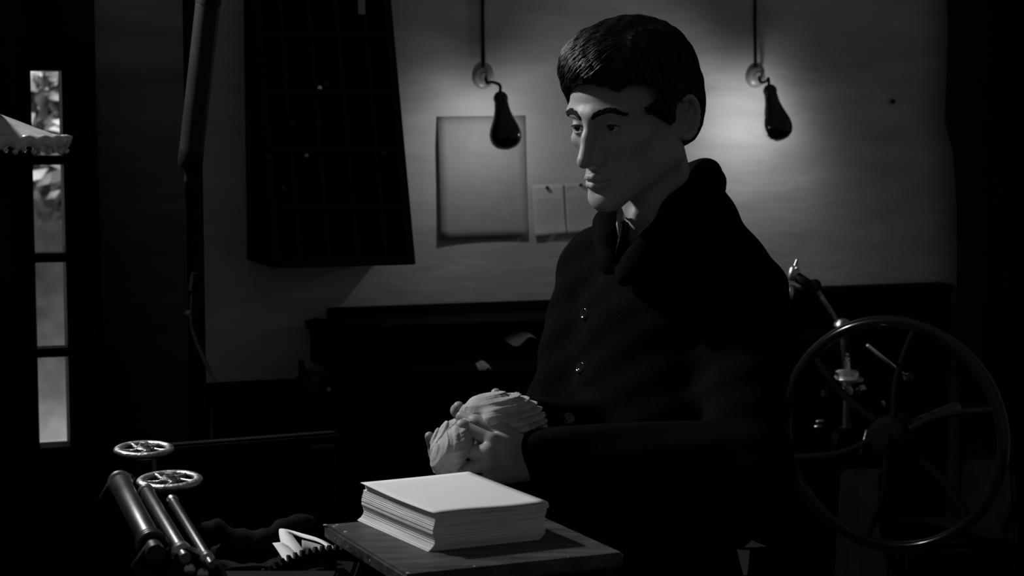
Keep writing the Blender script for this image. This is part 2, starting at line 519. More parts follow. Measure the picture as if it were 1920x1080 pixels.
# the yard outside: a rendered wall, ground and a shrub, lit by daylight from above
OUT = WL((U_WL+U_WR)/2, 0, 0)
vdir = Vector((OUT.x, OUT.y, 0)).normalized()
vr = Vector((vdir.y, -vdir.x, 0))
yc = OUT + vdir*3.0
b = MB(); b.box(yc + Vector((0, 0, 1.0)), (4.5, 0.25, 3.0), vr); struct('wall_yard', b, M['yard_wall'])
b = MB(); b.box(OUT + vdir*1.75 + Vector((0, 0, -0.09)), (4.5, 2.4, 0.06), vr); struct('floor_yard', b, M['yard_ground'])
day.location = OUT + vdir*0.9 + Vector((0, 0, 3.3)) - vr*0.6
day.rotation_euler = ((yc + Vector((0, 0, 0.9))) - day.location).to_track_quat('-Z', 'Y').to_euler()
lb = MB()
rr = random.Random(3)
cc = OUT + vdir*2.35 + Vector((0, 0, 1.72))
for i in range(2200):
    th = rr.uniform(0, 2*PI); ph = rr.uniform(-1, 1); q = rr.random()**0.4
    p = cc + vr*(math.cos(th)*math.sqrt(1-ph*ph)*0.65*q) + vdir*(math.sin(th)*math.sqrt(1-ph*ph)*0.3*q) + Vector((0, 0, ph*0.42*q))
    d = Vector((rr.uniform(-1, 1), rr.uniform(-1, 1), rr.uniform(-0.8, 0.5))).normalized(); sd = d.orthogonal().normalized(); L = rr.uniform(0.05, 0.09)
    lb.add([p, p+d*L*0.5+sd*L*0.28, p+d*L, p+d*L*0.5-sd*L*0.28], [(0, 1, 2, 3)])
sh = thing('shrub', OUT + vdir*2.35, 'dark leafy shrub seen blurred through the upper window panes', 'shrub')
part('foliage', lb, M['leaf'], sh, kind='stuff')
part('stem', MB().tube([OUT+vdir*2.35+vr*0.5+Vector((0, 0, -0.06)), OUT+vdir*2.37+vr*0.42+Vector((0, 0, 0.9)), cc+vr*0.2], [0.03, 0.025, 0.01], 8), M['dark_wood'], sh)

# timber post in front of the partition
P0 = W(186, 500, 2.96); P1 = W(357, 500, 2.96)
b = MB(); b.box(((P0.x+P1.x)/2, 3.03, 1.5), (P1.x-P0.x, 0.14, 3.0))
ps = thing('timber_post', ((P0.x+P1.x)/2, 3.03, 0), 'thick dark timber post between the window and the plaster wall', 'post')
part('shaft', b, M['black_wood'], ps, bevel=0.006)
b = MB(); b.box(((P0.x+P1.x)/2, 3.03, 0.06), (P1.x-P0.x+0.03, 0.17, 0.12)); part('plinth', b, M['black_wood'], ps, bevel=0.006)

# inking roller hung aslant on the post
def roller(name, a, bb, r, label, cat, m_body, jr=0.35, cap=0.03):
    a, bb = Vector(a), Vector(bb); d = (bb-a).normalized()
    t = thing(name, bb, label, cat)
    part('sleeve', MB().lathe([(r*0.96, 0), (r, r*0.05), (r, (bb-a).length-r*0.05), (r*0.96, (bb-a).length)], a, d, 28), m_body, t, smooth=True)
    for p, s_ in ((a, -1), (bb, 1)):
        part('end_cap', MB().lathe([(r*1.03, 0), (r*1.03, cap*0.8), (r*0.8, cap), (r*jr, cap), (r*jr, cap*1.8)], p, d*s_, 28), M['black_iron'], t, smooth=True)
    return t
roller('ink_roller', W(390, 8, 2.86), W(359, 282, 2.90), 0.0205, 'dark tilted roller with capped ends hung on the timber post', 'roller', M['rubber'])

# bent lever rod standing off the post
lv = thing('lever_rod', W(402, 716, 2.9), 'thin bent dark lever rod beside the post above the counter', 'rod')
part('rod', MB().tube(interp([W(364, 516, 2.93), W(361, 560, 2.93), W(360, 612, 2.92), W(380, 668, 2.9), W(404, 718, 2.88)], 5), 0.0035, 8), M['matte_black'], lv, smooth=True)
part('bracket', MB().tube([W(360, 590, 2.925), W(352, 588, 2.957)], 0.006, 8), M['black_iron'], lv, smooth=True)
part('grip', MB().tube([W(365, 512, 2.93), W(361, 545, 2.93)], [0.006, 0.007], 10), M['matte_black'], lv, smooth=True)

# =================================================================== ON THE BACK WALL
# wedge-shaped case whose front leans out towards the bottom
uL, zB = wall(463, 489); uR, zB2 = wall(780, 494, 0.245)
zT = 2.02; nT, nB = 0.035, 0.245
zB = 0.5*(zB + zB2)
wc = thing('wall_type_case', WL((uL+uR)/2, 0, zB), 'large black wooden wall case leaning out at the bottom', 'wall case')
def ncase(z): return nB + (nT-nB)*(z-zB)/(zT-zB)
def cpt(u, z, d=0.0): return WL(u, ncase(z)-d, z)
b = MB(); b.hexa([WL(uL, 0.012, zB), WL(uR, 0.012, zB), WL(uR, 0.002, zB), WL(uL, 0.002, zB), WL(uL, 0.012, zT), WL(uR, 0.012, zT), WL(uR, 0.002, zT), WL(uL, 0.002, zT)])
part('back_panel', b, M['case_wood'], wc)
for u0, u1 in ((uL, uL+0.018), (uR-0.018, uR)):
    b = MB(); b.hexa([cpt(u0, zB), cpt(u1, zB), WL(u1, 0.012, zB), WL(u0, 0.012, zB), cpt(u0, zT), cpt(u1, zT), WL(u1, 0.012, zT), WL(u0, 0.012, zT)])
    part('side_panel', b, M['case_wood'], wc, bevel=0.002)
b = MB(); b.hexa([cpt(uL+.018, zB), cpt(uR-.018, zB), WL(uR-.018, .012, zB), WL(uL+.018, .012, zB), cpt(uL+.018, zB+.02), cpt(uR-.018, zB+.02), WL(uR-.018, .012, zB+.02), WL(uL+.018, .012, zB+.02)])
part('bottom_board', b, M['case_wood'], wc)
nsh = 6
for i in range(1, nsh+1):
    z = zB + (zT-zB)*i/nsh - (0.01 if i == nsh else 0)
    b = MB(); b.hexa([cpt(uL+.018, z-.008, .002), cpt(uR-.018, z-.008, .002), WL(uR-.018, .012, z-.008), WL(uL+.018, .012, z-.008), cpt(uL+.018, z+.006, .002), cpt(uR-.018, z+.006, .002), WL(uR-.018, .012, z+.006), WL(uL+.018, .012, z+.006)])
    part('shelf', b, M['case_wood'], wc)
ncol = 5
for j in range(1, ncol):
    u = uL + (uR-uL)*j/ncol
    b = MB(); b.hexa([cpt(u-.005, zB+.02, .006), cpt(u+.005, zB+.02, .006), WL(u+.005, .012, zB+.02), WL(u-.005, .012, zB+.02), cpt(u-.005, zT-.02, .006), cpt(u+.005, zT-.02, .006), WL(u+.005, .012, zT-.02), WL(u-.005, .012, zT-.02)])
    part('divider', b, M['case_wood'], wc)
def case_px(px, py):
    d = ray(px, py); o = Vector((0, 0, CAM_Z)); lo_, hi_ = 2.0, 5.0
    for _ in range(40):
        t = (lo_+hi_)/2; p = o + d*t; q = p - WO
        if q.dot(WN) > ncase(p.z): lo_ = t
        else: hi_ = t
    return o + d*((lo_+hi_)/2)
for px, py in ((597, 165), (545, 231), (595, 230), (572, 292), (718, 287), (527, 353), (610, 158), (500, 294)):
    p = case_px(px, py)
    q = MB().lathe([(0.0, 0.014), (0.004, 0.012), (0.0055, 0.008), (0.003, 0.004), (0.003, -0.002)], p, WN, 12)
    part('pull_knob', q, (M['nickel'] if px == 597 else M['worn_steel'] if px == 572 else M['iron']), wc, smooth=True)  # metal differs per knob to set how strong each glint looks
p = case_px(677, 8)
part('card_holder', MB().box(p + WN*0.004, (0.014, 0.004, 0.04), WU), M['grey_paper'], wc, label='small pale card tab')

# two blackened bulbs hanging from porcelain roses
def bulb_lamp(rx, ry, top, bot, cdir, label, power):
    u, z = wall(rx, ry)
    c0 = WL(u, 0, z)
    t = thing('wall_lamp', c0, label, 'lamp', 'blackened wall bulbs')
    part('ceiling_rose', MB().lathe([(0.0, 0.020), (0.010, 0.020), (0.012, 0.017), (0.020, 0.014), (0.0225, 0.008), (0.0235, 0.001)], c0, WN, 32), M['porcelain'], t, smooth=True, label='round porcelain cord rose')
    u2, z2 = wall(rx-2, -60)
    part('feed_wire', MB().tube([WL(u, 0.004, z+0.02), WL((u+u2)/2, 0.004, (z+z2)/2), WL(u2, 0.004, z2+0.3)], 0.0035, 8), M['cord'], t, smooth=True)
    off_t, off_b = 0.130, 0.165
    ut, zt = wall(top[0], top[1], off_t); ub, zb = wall(bot[0], bot[1], off_b)
    pt = WL(ut, off_t, zt); pb = WL(ub, off_b, zb)
    ax = (pb-pt).normalized(); L = (pb-pt).length
    part('cord', MB().tube(interp([c0+WN*0.018, c0+WN*0.03-Vector((0, 0, 0.012)), c0+WN*0.055-Vector((0, 0, 0.010)), pt-ax*0.030+WN*0.004, pt-ax*0.012], 6), 0.0032, 8), M['cord'], t, smooth=True)
    part('socket', MB().lathe([(0.004, -0.016), (0.010, -0.013), (0.0145, -0.006), (0.0150, 0.0), (0.0135, 0.006), (0.0135, 0.014)], pt, ax, 24), M['bakelite'], t, smooth=True)
    prof = [(0.0130, 0.010), (0.0135, 0.02), (0.0150, 0.030), (0.0185, 0.044), (0.0230, 0.058), (0.0270, 0.071), (0.0290, 0.083), (0.0285, 0.094), (0.0255, 0.104), (0.0190, 0.112), (0.0100, 0.1165), (0.0, 0.118)]
    sc = L/0.118
    prof = [(r*1.12, h*sc) for r, h in prof]
    full = MB().lathe(prof, pt, ax, 40)
    cd = Vector(cdir).normalized()
    ctr = pt + ax*(0.075*sc)
    coat, clear = MB(), MB(); coat.v = list(full.v); clear.v = list(full.v)
    for f in full.f:
        m_ = sum((full.v[i] for i in f), Vector())/len(f)
        rel = m_ - pt; hgt = rel.dot(ax)
        d = (m_-ctr).normalized().dot(cd)
        if hgt < 0.046*sc or d > -0.30: coat.f.append(f); coat.mi.append(0)
        else: clear.f.append(f); clear.mi.append(0)
    part('bulb_coating', coat, M['bulb_black'], t, smooth='all', label='black painted camera side of the bulb')
    part('bulb_glass', clear, M['bulb_glass'], t, smooth='all', label='clear glass on the wall side')
    ld = bpy.data.lights.new('bulb_filament', 'POINT'); ld.energy = power; ld.shadow_soft_size = 0.009
    lo = bpy.data.objects.new('bulb_filament', ld); C.objects.link(lo); lo.parent = t; lo.location = ctr - cd*0.004 - c0
    return t
bulb_lamp(905, 146, (939, 186), (951, 279), WN*1.0 - WU*0.38 + Vector((0, 0, 0.42)), 'left of two blackened bulbs, hanging over the large pinned sheet', 0.70)
bulb_lamp(1415, 145, (1444, 172), (1462, 263), WN*1.0 + WU*0.55 + Vector((0, 0, 0.42)), 'right of two blackened bulbs, on bare wall behind the man', 1.0)

def sheet(name, corners, bow, m_, label, cat, nu=10, nv=12, th=0.0006, curl=None):
    """sheet of paper on the wall; corners (px) tl, tr, br, bl; bow(s, t) = distance off the wall"""
    uv = [wall(x, y, 0.006) for x, y in corners]
    tl, tr, br, bl = [Vector((a, z, 0)) for a, z in uv]
    me = bpy.data.meshes.new(name); vs_, fs, uvs = [], [], []
    for j in range(nv+1):
        for i in range(nu+1):
            s_, t_ = i/nu, j/nv
            p = (tl*(1-s_)+tr*s_)*(1-t_) + (bl*(1-s_)+br*s_)*t_
            vs_.append(WL(p.x, bow(s_, t_), p.y)); uvs.append((s_, 1-t_))
    for j in range(nv):
        for i in range(nu):
            a = j*(nu+1)+i; fs.append((a, a+nu+1, a+nu+2, a+1))
    o_ = WL((tl.x+tr.x)/2, 0, tl.y)
    me.from_pydata([tuple(v-o_) for v in vs_], [], fs)
    ul = me.uv_layers.new(name='UVMap')
    for l in me.loops: ul.data[l.index].uv = uvs[l.vertex_index]
    me.materials.append(m_)
    me.polygons.foreach_set('use_smooth', [True]*len(me.polygons))
    o = bpy.data.objects.new(name, me); C.objects.link(o); o.location = o_
    md = o.modifiers.new('thickness', 'SOLIDIFY'); md.thickness = th; md.offset = 0
    return tag(o, label, cat)
sheet('pinned_sheet', ((821, 219), (985, 217), (990, 445), (826, 450)), lambda s, t: 0.002 + 0.006*(1-s)**4*min(1, t*4) + 0.002*s**6 + 0.003*t**4, M['poster'], 'large grey printed sheet pinned under the left bulb', 'sheet')
sheet('pinned_note', ((999, 347), (1056, 345), (1060, 437), (1002, 443)), lambda s, t: 0.002 + 0.004*s**4 + 0.008*t**6, M['note'], 'narrow pinned note next to the large sheet', 'note')
sheet('pinned_note', ((1058, 344), (1118, 342), (1121, 432), (1060, 438)), lambda s, t: 0.002 + 0.007*t**6, M['note'], 'narrow pinned note by the man\'s chin', 'note')
for px, py, lab in ((1026, 352, 'black drawing pin in the note next to the large sheet'), (1089, 347, 'black drawing pin in the note by the man\'s chin')):
    u, z = wall(px, py, 0.01)
    t = thing('drawing_pin', WL(u, 0.003, z), lab, 'pin')
    part('pin_head', MB().lathe([(0.0, 0.014), (0.0036, 0.013), (0.0042, 0.010), (0.0030, 0.007)], WL(u, 0.0, z), WN, 14), M['bakelite'], t, smooth=True)
    part('pin_shank', MB().cyl(WL(u, -0.002, z), WL(u, 0.008, z), 0.0012, seg=8), M['steel'], t, smooth=True)
u, z = wall(1670, 190)
single('wall_nail', MB().lathe([(0.0, 0.012), (0.006, 0.011), (0.006, 0.009), (0.002, 0.008), (0.002, -0.004)], WL(u, 0, z), WN, 12), M['black_iron'], 'dark nail head alone on the right of the wall', 'nail', WL(u, 0, z), smooth=True)

# dark curtain at the right end of the wall
cv = []
nz_, nx_ = 46, 60
def cedge(z):
    # left edge (u) of the curtain at height z, slightly wavering, falling back to the right lower down
    y = 250 + (CAM_Z - z)*3200/4.2
    x = 1772 + 3*math.sin(y*0.018) + (16 if y > 285 else (max(0, y-235)/50)*16) - (2 if y > 400 else 0)
    return wall(x, y, 0.06)[0]
b = MB()
for j in range(nz_+1):
    z = 0.03 + j*(2.85-0.03)/nz_
    u0 = cedge(z)
    for i in range(nx_+1):
        s_ = i/nx_
        b.v.append(WL(u0 + s_*0.9, 0.075 + 0.028*math.sin(s_*34+0.4*math.sin(z*2)) + 0.01*math.sin(s_*71+z*3), z))
for j in range(nz_):
    for i in range(nx_):
        a = j*(nx_+1)+i; b.f.append((a, a+1, a+nx_+2, a+nx_+1)); b.mi.append(0)
ct = thing('curtain', WL(cedge(1.0)+0.45, 0.075, 0), 'dark cloth curtain hanging at the right end of the wall', 'curtain')
o = part('cloth', b, M['curtain'], ct, smooth='all'); md = o.modifiers.new('thickness', 'SOLIDIFY'); md.thickness = 0.004
part('rail', MB().cyl(WL(cedge(2.8)-0.05, 0.075, 2.86), WL(cedge(2.8)+0.95, 0.075, 2.86), 0.012, seg=12), M['black_iron'], ct, smooth=True)

# =================================================================== FURNITURE ALONG THE WALL
# low dark cupboard at the right, below the plaster
u0, zc = wall(1400, 541, 0.02); u1 = cedge(0.7) - 0.005
zc = wall(1660, 533, 0.02)[1]
lc = thing('low_cupboard', WL((u0+u1)/2, 0.04, 0), 'low dark panelled cupboard against the wall behind the flywheel', 'cupboard')
part('carcass', wbox(u0, u1, 0.004, 0.05, 0.05, zc-0.02), M['black_wood'], lc)
part('top_board', wbox(u0-0.02, u1, 0.002, 0.065, zc-0.02, zc), M['black_wood'], lc, bevel=0.003)
for i in range(2):
    a = u0 + (u1-u0)*i/2
    d = part('door', wbox(a+0.01, a+(u1-u0)/2-0.01, 0.05, 0.065, 0.1, zc-0.05), M['black_wood'], lc, bevel=0.003)
    part('knob', MB().lathe([(0.006, 0), (0.006, 0.012), (0.011, 0.016), (0.0, 0.022)], WL(a+(u1-u0)/2-0.04 if i == 0 else a+0.04, 0.065, 0.75), WN, 14), M['black_iron'], d, smooth=True)

# counter at the left of the desk
OFFC = 0.34
ua, zk = wall(362, 726, 0.0); ub, zk2 = wall(600, 711, 0.30)
zk = wall(480, 713, 0.015)[1]
ua2 = wall(402, 715, 0.10)[0]; ub = wall(571, 598, 0.02)[0] + 0.010
cn = thing('counter', WL((ua2+ub)/2, 0.1, 0), 'dark counter under the wall case, left of the type desk', 'counter')
part('worktop', wbox(ua2-0.01, ub, 0.012, 0.21, zk-0.03, zk), M['black_wood'], cn, bevel=0.003)
part('body', wbox(ua2+0.01, ub, 0.012, 0.19, 0.0, zk-0.03), M['black_wood'], cn)
ul2 = wall(330, 726)[0]; zl2 = wall(380, 727)[1]
sk = thing('low_shelf', WL((ul2+ua2)/2, 0.06, 0), 'dark low shelf between the post and the counter', 'shelf')
part('shelf_board', wbox(ul2, ua2-0.012, 0.004, 0.12, zl2-0.025, zl2), M['black_wood'], sk)
part('front_panel', wbox(ul2, ua2-0.012, 0.10, 0.115, 0, zl2-0.025), M['black_wood'], sk)
# small things on the counter
u, _ = wall(467, 706, 0.06)
t = thing('small_knob_tool', WL(u, 0.2, zk), 'tiny dark knobbed tool standing on the counter', 'tool')
part('stem', MB().cyl(WL(u, 0.2, zk), WL(u, 0.2, zk+0.010), 0.006, 0.004, 12), M['black_iron'], t, smooth=True)
part('knob', MB().lathe([(0.003, 0.008), (0.009, 0.012), (0.010, 0.018), (0.006, 0.024), (0.0, 0.025)], WL(u, 0.2, zk), (0, 0, 1), 16), M['black_iron'], t, smooth=True)
u, _ = wall(552, 700, 0.06)
t = thing('oil_can', WL(u, 0.2, zk), 'dark squat oil can with a short spout beside the type desk', 'can')
part('can_body', MB().lathe([(0.030, 0), (0.031, 0.012), (0.026, 0.024), (0.013, 0.036), (0.010, 0.042)], WL(u-0.006, 0.2, zk), (0, 0, 1), 24), M['black_iron'], t, smooth=True)
part('spout', MB().cyl(WL(u-0.014, 0.2, zk+0.03), WL(u-0.018, 0.2, zk+0.062), 0.010, 0.005, 14), M['black_iron'], t, smooth=True)
part('handle', MB().tube(interp([WL(u+0.008, 0.2, zk+0.038), WL(u+0.024, 0.2, zk+0.034), WL(u+0.030, 0.2, zk+0.022), WL(u+0.026, 0.2, zk+0.010)], 5), 0.004, 8), M['black_iron'], t, smooth=True)

# sloping type desk: a cornice and case shelves seen as a dark mass
OD = 0.20
ux0, zd0 = wall(569, 598, 0.02); ux1, _ = wall(1180, 575, OD)
ub0, zd1 = wall(614, 577, 0.02)
zm = wall(585, 655, 0.05)[1]
td = thing('type_desk', WL((ux0+ux1)/2, 0.2, 0), 'black composing desk with raised back under the pinned sheets', 'desk')
part('back_riser', wbox(ub0, ux1, 0.013, 0.035, zm, zd1), M['black_wood'], td, bevel=0.002)
# left cheek with a moulded shoulder
def cheek(u):
    prof = [(0.012, zm-0.03), (OD-0.03, zm-0.03), (OD-0.03, zm+0.01), (OD-0.02, zd0-0.03), (OD, zd0), (0.012, zd0)]
    return MB().prism([WL(u, n, z) for n, z in prof], WU*0.022)
part('side_cheek', cheek(ux0+0.015), M['black_wood'], td, bevel=0.002)
part('side_cheek', cheek(ux1-0.03), M['black_wood'], td, bevel=0.002)
b = MB(); b.prism([WL(ux0, OD-0.02, zd0-0.018), WL(ux0, OD, zd0), WL(ux0, 0.036, zd0), WL(ux0, 0.036, zd0-0.018)], WU*(ux1-ux0)); part('top_ledge', b, M['black_wood'], td)
zdesk = wall(700, 705, OD+0.06)[1]
part('desk_surface', MB().prism([WL(ux0+0.02, OD+0.06, zdesk-0.03), WL(ux0+0.02, OD+0.06, zdesk), WL(ux0+0.02, 0.05, zdesk+0.04), WL(ux0+0.02, 0.05, zdesk+0.01)], WU*(ux1-ux0-0.04)), M['black_wood'], td)
part('cabinet_body', wbox(ux0+0.025, ux1-0.03, 0.02, OD+0.02, 0.0, zdesk-0.03), M['black_wood'], td)
part('back_panel', wbox(ux0+0.04, ux1-0.03, 0.014, 0.04, zdesk, zd0-0.02), M['black_wood'], td)
for i in range(5):
    a = ux0 + 0.06 + (ux1-ux0-0.12)*i/4
    part('divider', wbox(a-0.006, a+0.006, 0.04, OD-0.04, zdesk+0.04, zd0-0.02), M['black_wood'], td)
for i in range(4):
    zz = 0.12 + i*(zdesk-0.2)/4
    d = part('drawer', wbox(ux0+0.05, ux1-0.06, OD+0.02, OD+0.035, zz, zz+(zdesk-0.2)/4-0.015), M['black_wood'], td, bevel=0.002)
p = WL(wall(616, 731, OD+0.07)[0], OD+0.065, wall(616, 731, OD+0.07)[1])
part('lock_plate', MB().lathe([(0.0, 0.006), (0.004, 0.005), (0.005, 0.0)], p, WN, 14), M['worn_steel'], td, smooth=True)
# lit odds and ends in the desk compartments
def scrap(px, py, off, w, h, tilt, lab, m_='scrap_paper'):
    u, z = wall(px, py, off); o_ = WL(u, off, z)
    b = MB(); n_ = 8
    for i in range(n_+1):
        s_ = i/n_ - 0.5
        b.v += [o_ + WU*(s_*w) + WN*(0.5*h) + Vector((0, 0, tilt*s_*w + 0.006*math.sin(s_*7))), o_ + WU*(s_*w*0.9) - WN*(0.5*h) + Vector((0, 0, tilt*s_*w + 0.004*math.cos(s_*5) + 0.012))]
    for i in range(n_): b.f.append((2*i, 2*i+2, 2*i+3, 2*i+1)); b.mi.append(0)
    o = single('paper_scrap', b, M[m_], lab, 'paper', o_, smooth='all')
    md = o.modifiers.new('t', 'SOLIDIFY'); md.thickness = 0.0015
    return o
scrap(907, 692, OD+0.05, 0.030, 0.02, -0.15, 'small crumpled paper scrap on the desk left of the coat')
scrap(972, 636, OD-0.03, 0.055, 0.06, 0.25, 'pale paper scrap in the desk compartment touching the coat outline')

# low drawer cabinet in front, left centre
c0 = W(330, 848, 2.56); c1 = W(612, 834, 2.66)
dx = (Vector((c1.x, c1.y, 0)) - Vector((c0.x, c0.y, 0))); Ld = dx.length; dx.normalize(); dn = Vector((dx.y, -dx.x, 0))
ztop = c0.z
def dbox(a0, a1, n0, n1, z0, z1):
    o_ = Vector((c0.x, c0.y, 0))
    f = lambda a, n, z: o_ + dx*a + dn*n + Vector((0, 0, z))
    return MB().hexa([f(a0, n1, z0), f(a1, n1, z0), f(a1, n0, z0), f(a0, n0, z0), f(a0, n1, z1), f(a1, n1, z1), f(a1, n0, z1), f(a0, n0, z1)])
dc = thing('drawer_cabinet', (c0.x+dx.x*Ld/2, c0.y+dx.y*Ld/2, 0), 'dark wooden cabinet of shallow type drawers behind the hand wheels', 'cabinet')
part('carcass', dbox(-0.03, Ld+0.012, -0.03, 0.0, 0.0, ztop), M['drawer_wood'], dc)
part('top_board', dbox(-0.035, Ld+0.02, -0.022, 0.004, ztop, ztop+0.012), M['drawer_wood'], dc, bevel=0.004)
nd = 14; dh = (ztop-0.12)/nd
for i in range(nd):
    z0 = ztop - 0.012 - (i+1)*dh
    d = part('drawer', dbox(0.0, Ld-0.03, 0.0, 0.012, z0+0.004, z0+dh-0.004), M['drawer_wood'], dc, bevel=0.002)
    part('pull', dbox(Ld/2-0.035, Ld/2+0.02, 0.012, 0.019, z0+0.02, z0+0.032), M['black_iron'], d, bevel=0.002)
part('stile', dbox(Ld-0.028, Ld+0.012, 0.0, 0.014, 0.0, ztop-0.005), M['drawer_wood'], dc, bevel=0.002)

# =================================================================== FOREGROUND PRESS (left)
pr = thing('cylinder_press', (-0.42, 1.95, 0), 'dark iron printing press with inking rollers and gear at lower left', 'press')
# bed and side frame (mostly lost in darkness)
f0 = W(60, 905, 2.25); f1 = W(250, 1062, 1.85)
b = MB(); b.box((-0.62, 2.0, 0.46), (0.30, 0.56, 0.92)); part('frame', b, M['black_iron'], pr, bevel=0.01)
b = MB(); b.box((-0.32, 2.27, 0.508), (0.22, 0.16, 1.016)); part('bed', b, M['black_iron'], pr, bevel=0.006)
b = MB(); b.box((-0.335, 1.99, 1.052), (0.24, 0.16, 0.02)); part('feed_board', b, M['case_wood'], pr, bevel=0.003)
b = MB(); b.box((-0.36, 1.99, 0.52), (0.12, 0.12, 1.05)); part('pedestal', b, M['black_iron'], pr)

def hand_wheel(cx, cy, Y, R, tiltx, tilty, stem_to):
    c = W(cx, cy, Y); ax = Vector((tiltx, tilty, 1)).normalized()
    X = ax.orthogonal().normalized(); Yv = ax.cross(X)
    h = part('hand_wheel', MB().torus(c, ax, R-0.0065, 0.0065, 56, 12, 0.7), M['worn_steel'], pr, smooth='all')
    for k in range(5):
        t = 2*PI*k/5 + 0.35; d = X*math.cos(t) + Yv*math.sin(t); sd = ax.cross(d)
        pts = [c + d*0.010, c + d*(R*0.35) + sd*0.003, c + d*(R*0.65) - sd*0.002, c + d*(R-0.006)]
        part('spoke', MB().tube(interp(pts, 4), [0.0042-0.0012*math.sin(PI*i/12) for i in range(13)], 8), M['worn_steel'], h, smooth='all')
    part('hub', MB().lathe([(0.012, -0.012), (0.012, 0.003), (0.009, 0.006), (0.006, 0.006), (0.006, 0.011), (0.0, 0.012)], c, ax, 20), M['worn_steel'], h, smooth=True)
    part('stem', MB().cyl(c - ax*0.010, c - ax*stem_to, 0.007, seg=14), M['black_iron'], h, smooth=True)
hand_wheel(270, 843, 2.32, 0.0415, 0.02, -0.06, 0.16)
hand_wheel(318, 901, 2.18, 0.0430, 0.0, -0.06, 0.12)

def press_roller(a, bb, r, collars=True):
    a, bb = Vector(a), Vector(bb); d = (bb-a).normalized(); L = (bb-a).length
    h = part('inking_roller', MB().lathe([(r*0.94, 0), (r, 0.002), (r, L-0.002), (r*0.94, L)], a, d, 36), M['roller_steel'], pr, smooth=True)
    part('collar', MB().lathe([(r*0.9, -0.010), (r*1.18, -0.009), (r*1.18, -0.002), (r*1.0, 0.0)], a, d, 36), M['steel'], h, smooth=True)
    if collars:
        for q in range(3):
            part('ring', MB().torus(bb + d*(0.006+0.008*q), d, r*(1.02+0.05*q), 0.0032, 40, 8), M['iron'], h, smooth='all')
        part('journal', MB().cyl(bb, bb + d*0.05, r*0.8, seg=24), M['iron'], h, smooth=True)
    else:
        part('journal', MB().lathe([(r*1.0, 0), (r*1.25, 0.003), (r*1.25, 0.012), (r*0.7, 0.016), (r*0.7, 0.03)], bb, d, 28), M['steel'], h, smooth=True)
    return h, d
r1a, r1b = W(226, 908, 2.14), W(279, 1012, 1.93)
h1, d1 = press_roller(r1a, r1b, 0.0135)
h2, d2 = press_roller(W(276, 925, 2.10), W(338, 1030, 1.90), 0.0088, False)
h3, d3 = press_roller(W(325, 942, 2.06), W(386, 1042, 1.88), 0.0062, False)
# bearing arms: blade at the far end of the first roller, bolted bracket at the near end
def plate(px_poly, Y, dY, name, m_, bev=0.0015):
    poly = [W(x, y, Y) for x, y in px_poly]
    return part(name, MB().prism(poly, Vector((0, dY, 0))), m_, pr, bevel=bev)
plate([(186, 934), (206, 900), (222, 894), (243, 900), (246, 922), (224, 916), (212, 912), (192, 940)], 2.15, 0.035, 'bearing_arm', M['black_iron'], 0.003)
part('arm_edge_glint', MB().tube([W(187, 934, 2.145), W(207, 900, 2.145), W(218, 895, 2.145)], 0.0016, 8), M['worn_steel'], pr, smooth='all')  # bright tube stands in for the highlight on the arm's bevel
part('bracket_edge_glint', MB().tube([W(247, 1063, 1.893), W(273, 1027, 1.893), W(288, 1019, 1.893)], 0.0020, 8), M['worn_steel'], pr, smooth='all')  # highlight of the bracket's bevel, put in as a bright strip
nb = plate([(246, 1064), (273, 1027), (290, 1019), (312, 1028), (322, 1052), (312, 1095), (255, 1095)], 1.90, 0.04, 'bearing_bracket', M['black_iron'], 0.003)
plate([(322, 1046), (345, 1028), (372, 1040), (410, 1062), (425, 1095), (318, 1095)], 1.88, 0.02, 'bearing_bracket', M['black_iron'])
for x, y in ((291, 1041), (357, 1067), (381, 1075)):
    p = W(x, y, 1.90 if x < 300 else 1.88)
    part('bolt', MB().lathe([(0.0065, -0.002), (0.0065, 0.004), (0.004, 0.006), (0.0, 0.0065)], p, (0, -1, 0.1), 12), M['steel'], pr, smooth=True)

# large gear
gY = 2.12
gc = W(632, 1272, gY); gR = (W(632, 1038, gY) - gc).length
gax = Vector((0.30, -0.93, 0.20)).normalized()
gX = Vector((0, 0, 1)) - gax*gax.z; gX.normalize(); gYv = gax.cross(gX)
gw = 0.016
rim = MB()
seg = 120
o_ = len(rim.v)
for i in range(seg):
    t = 2*PI*i/seg; d = gX*math.cos(t) + gYv*math.sin(t)
    for rad, hh in ((gR, 0), (gR, gw), (gR-0.014, gw), (gR-0.014, 0)): rim.v.append(gc + d*rad - gax*hh)
for i in range(seg):
    a, c2 = i*4, ((i+1) % seg)*4
    for k in range(4): rim.f.append((a+k, c2+k, c2+(k+1) % 4, a+(k+1) % 4)); rim.mi.append(0)
gear = part('gear', rim, M['black_iron'], pr)
for k in range(5):
    t = 2*PI*k/5; d = gX*math.cos(t) + gYv*math.sin(t)
    part('gear_arm', MB().box(gc + d*gR*0.5 - gax*gw/2, (gR*0.92, 0.016, 0.010), d, gax), M['black_iron'], gear)
part('gear_hub', MB().lathe([(0.022, -0.03), (0.022, 0.012)], gc, gax, 24), M['black_iron'], gear, smooth=True)
NT = 116; pitch = 2*PI/NT
def tooth(t):
    d = gX*math.cos(t) + gYv*math.sin(t); sd = gax.cross(d)
    P = []
    for rr_, wd in ((gR-0.0005, 0.0033), (gR+0.0064, 0.0012)):
        for hh in (0, gw):
            P += [gc + d*rr_ + sd*wd - gax*hh, gc + d*rr_ - sd*wd - gax*hh]
    return [P[0], P[1], P[3], P[2], P[4], P[5], P[7], P[6]]
rest = MB()
for i in range(NT):
    t = i*pitch
    tt = (t+PI) % (2*PI) - PI
    if abs(tt) < 0.95: part('tooth', MB().hexa(tooth(t)), M['black_iron'], gear)
    else: rest.hexa(tooth(t))
part('tooth_ring', rest, M['black_iron'], gear, kind='stuff')

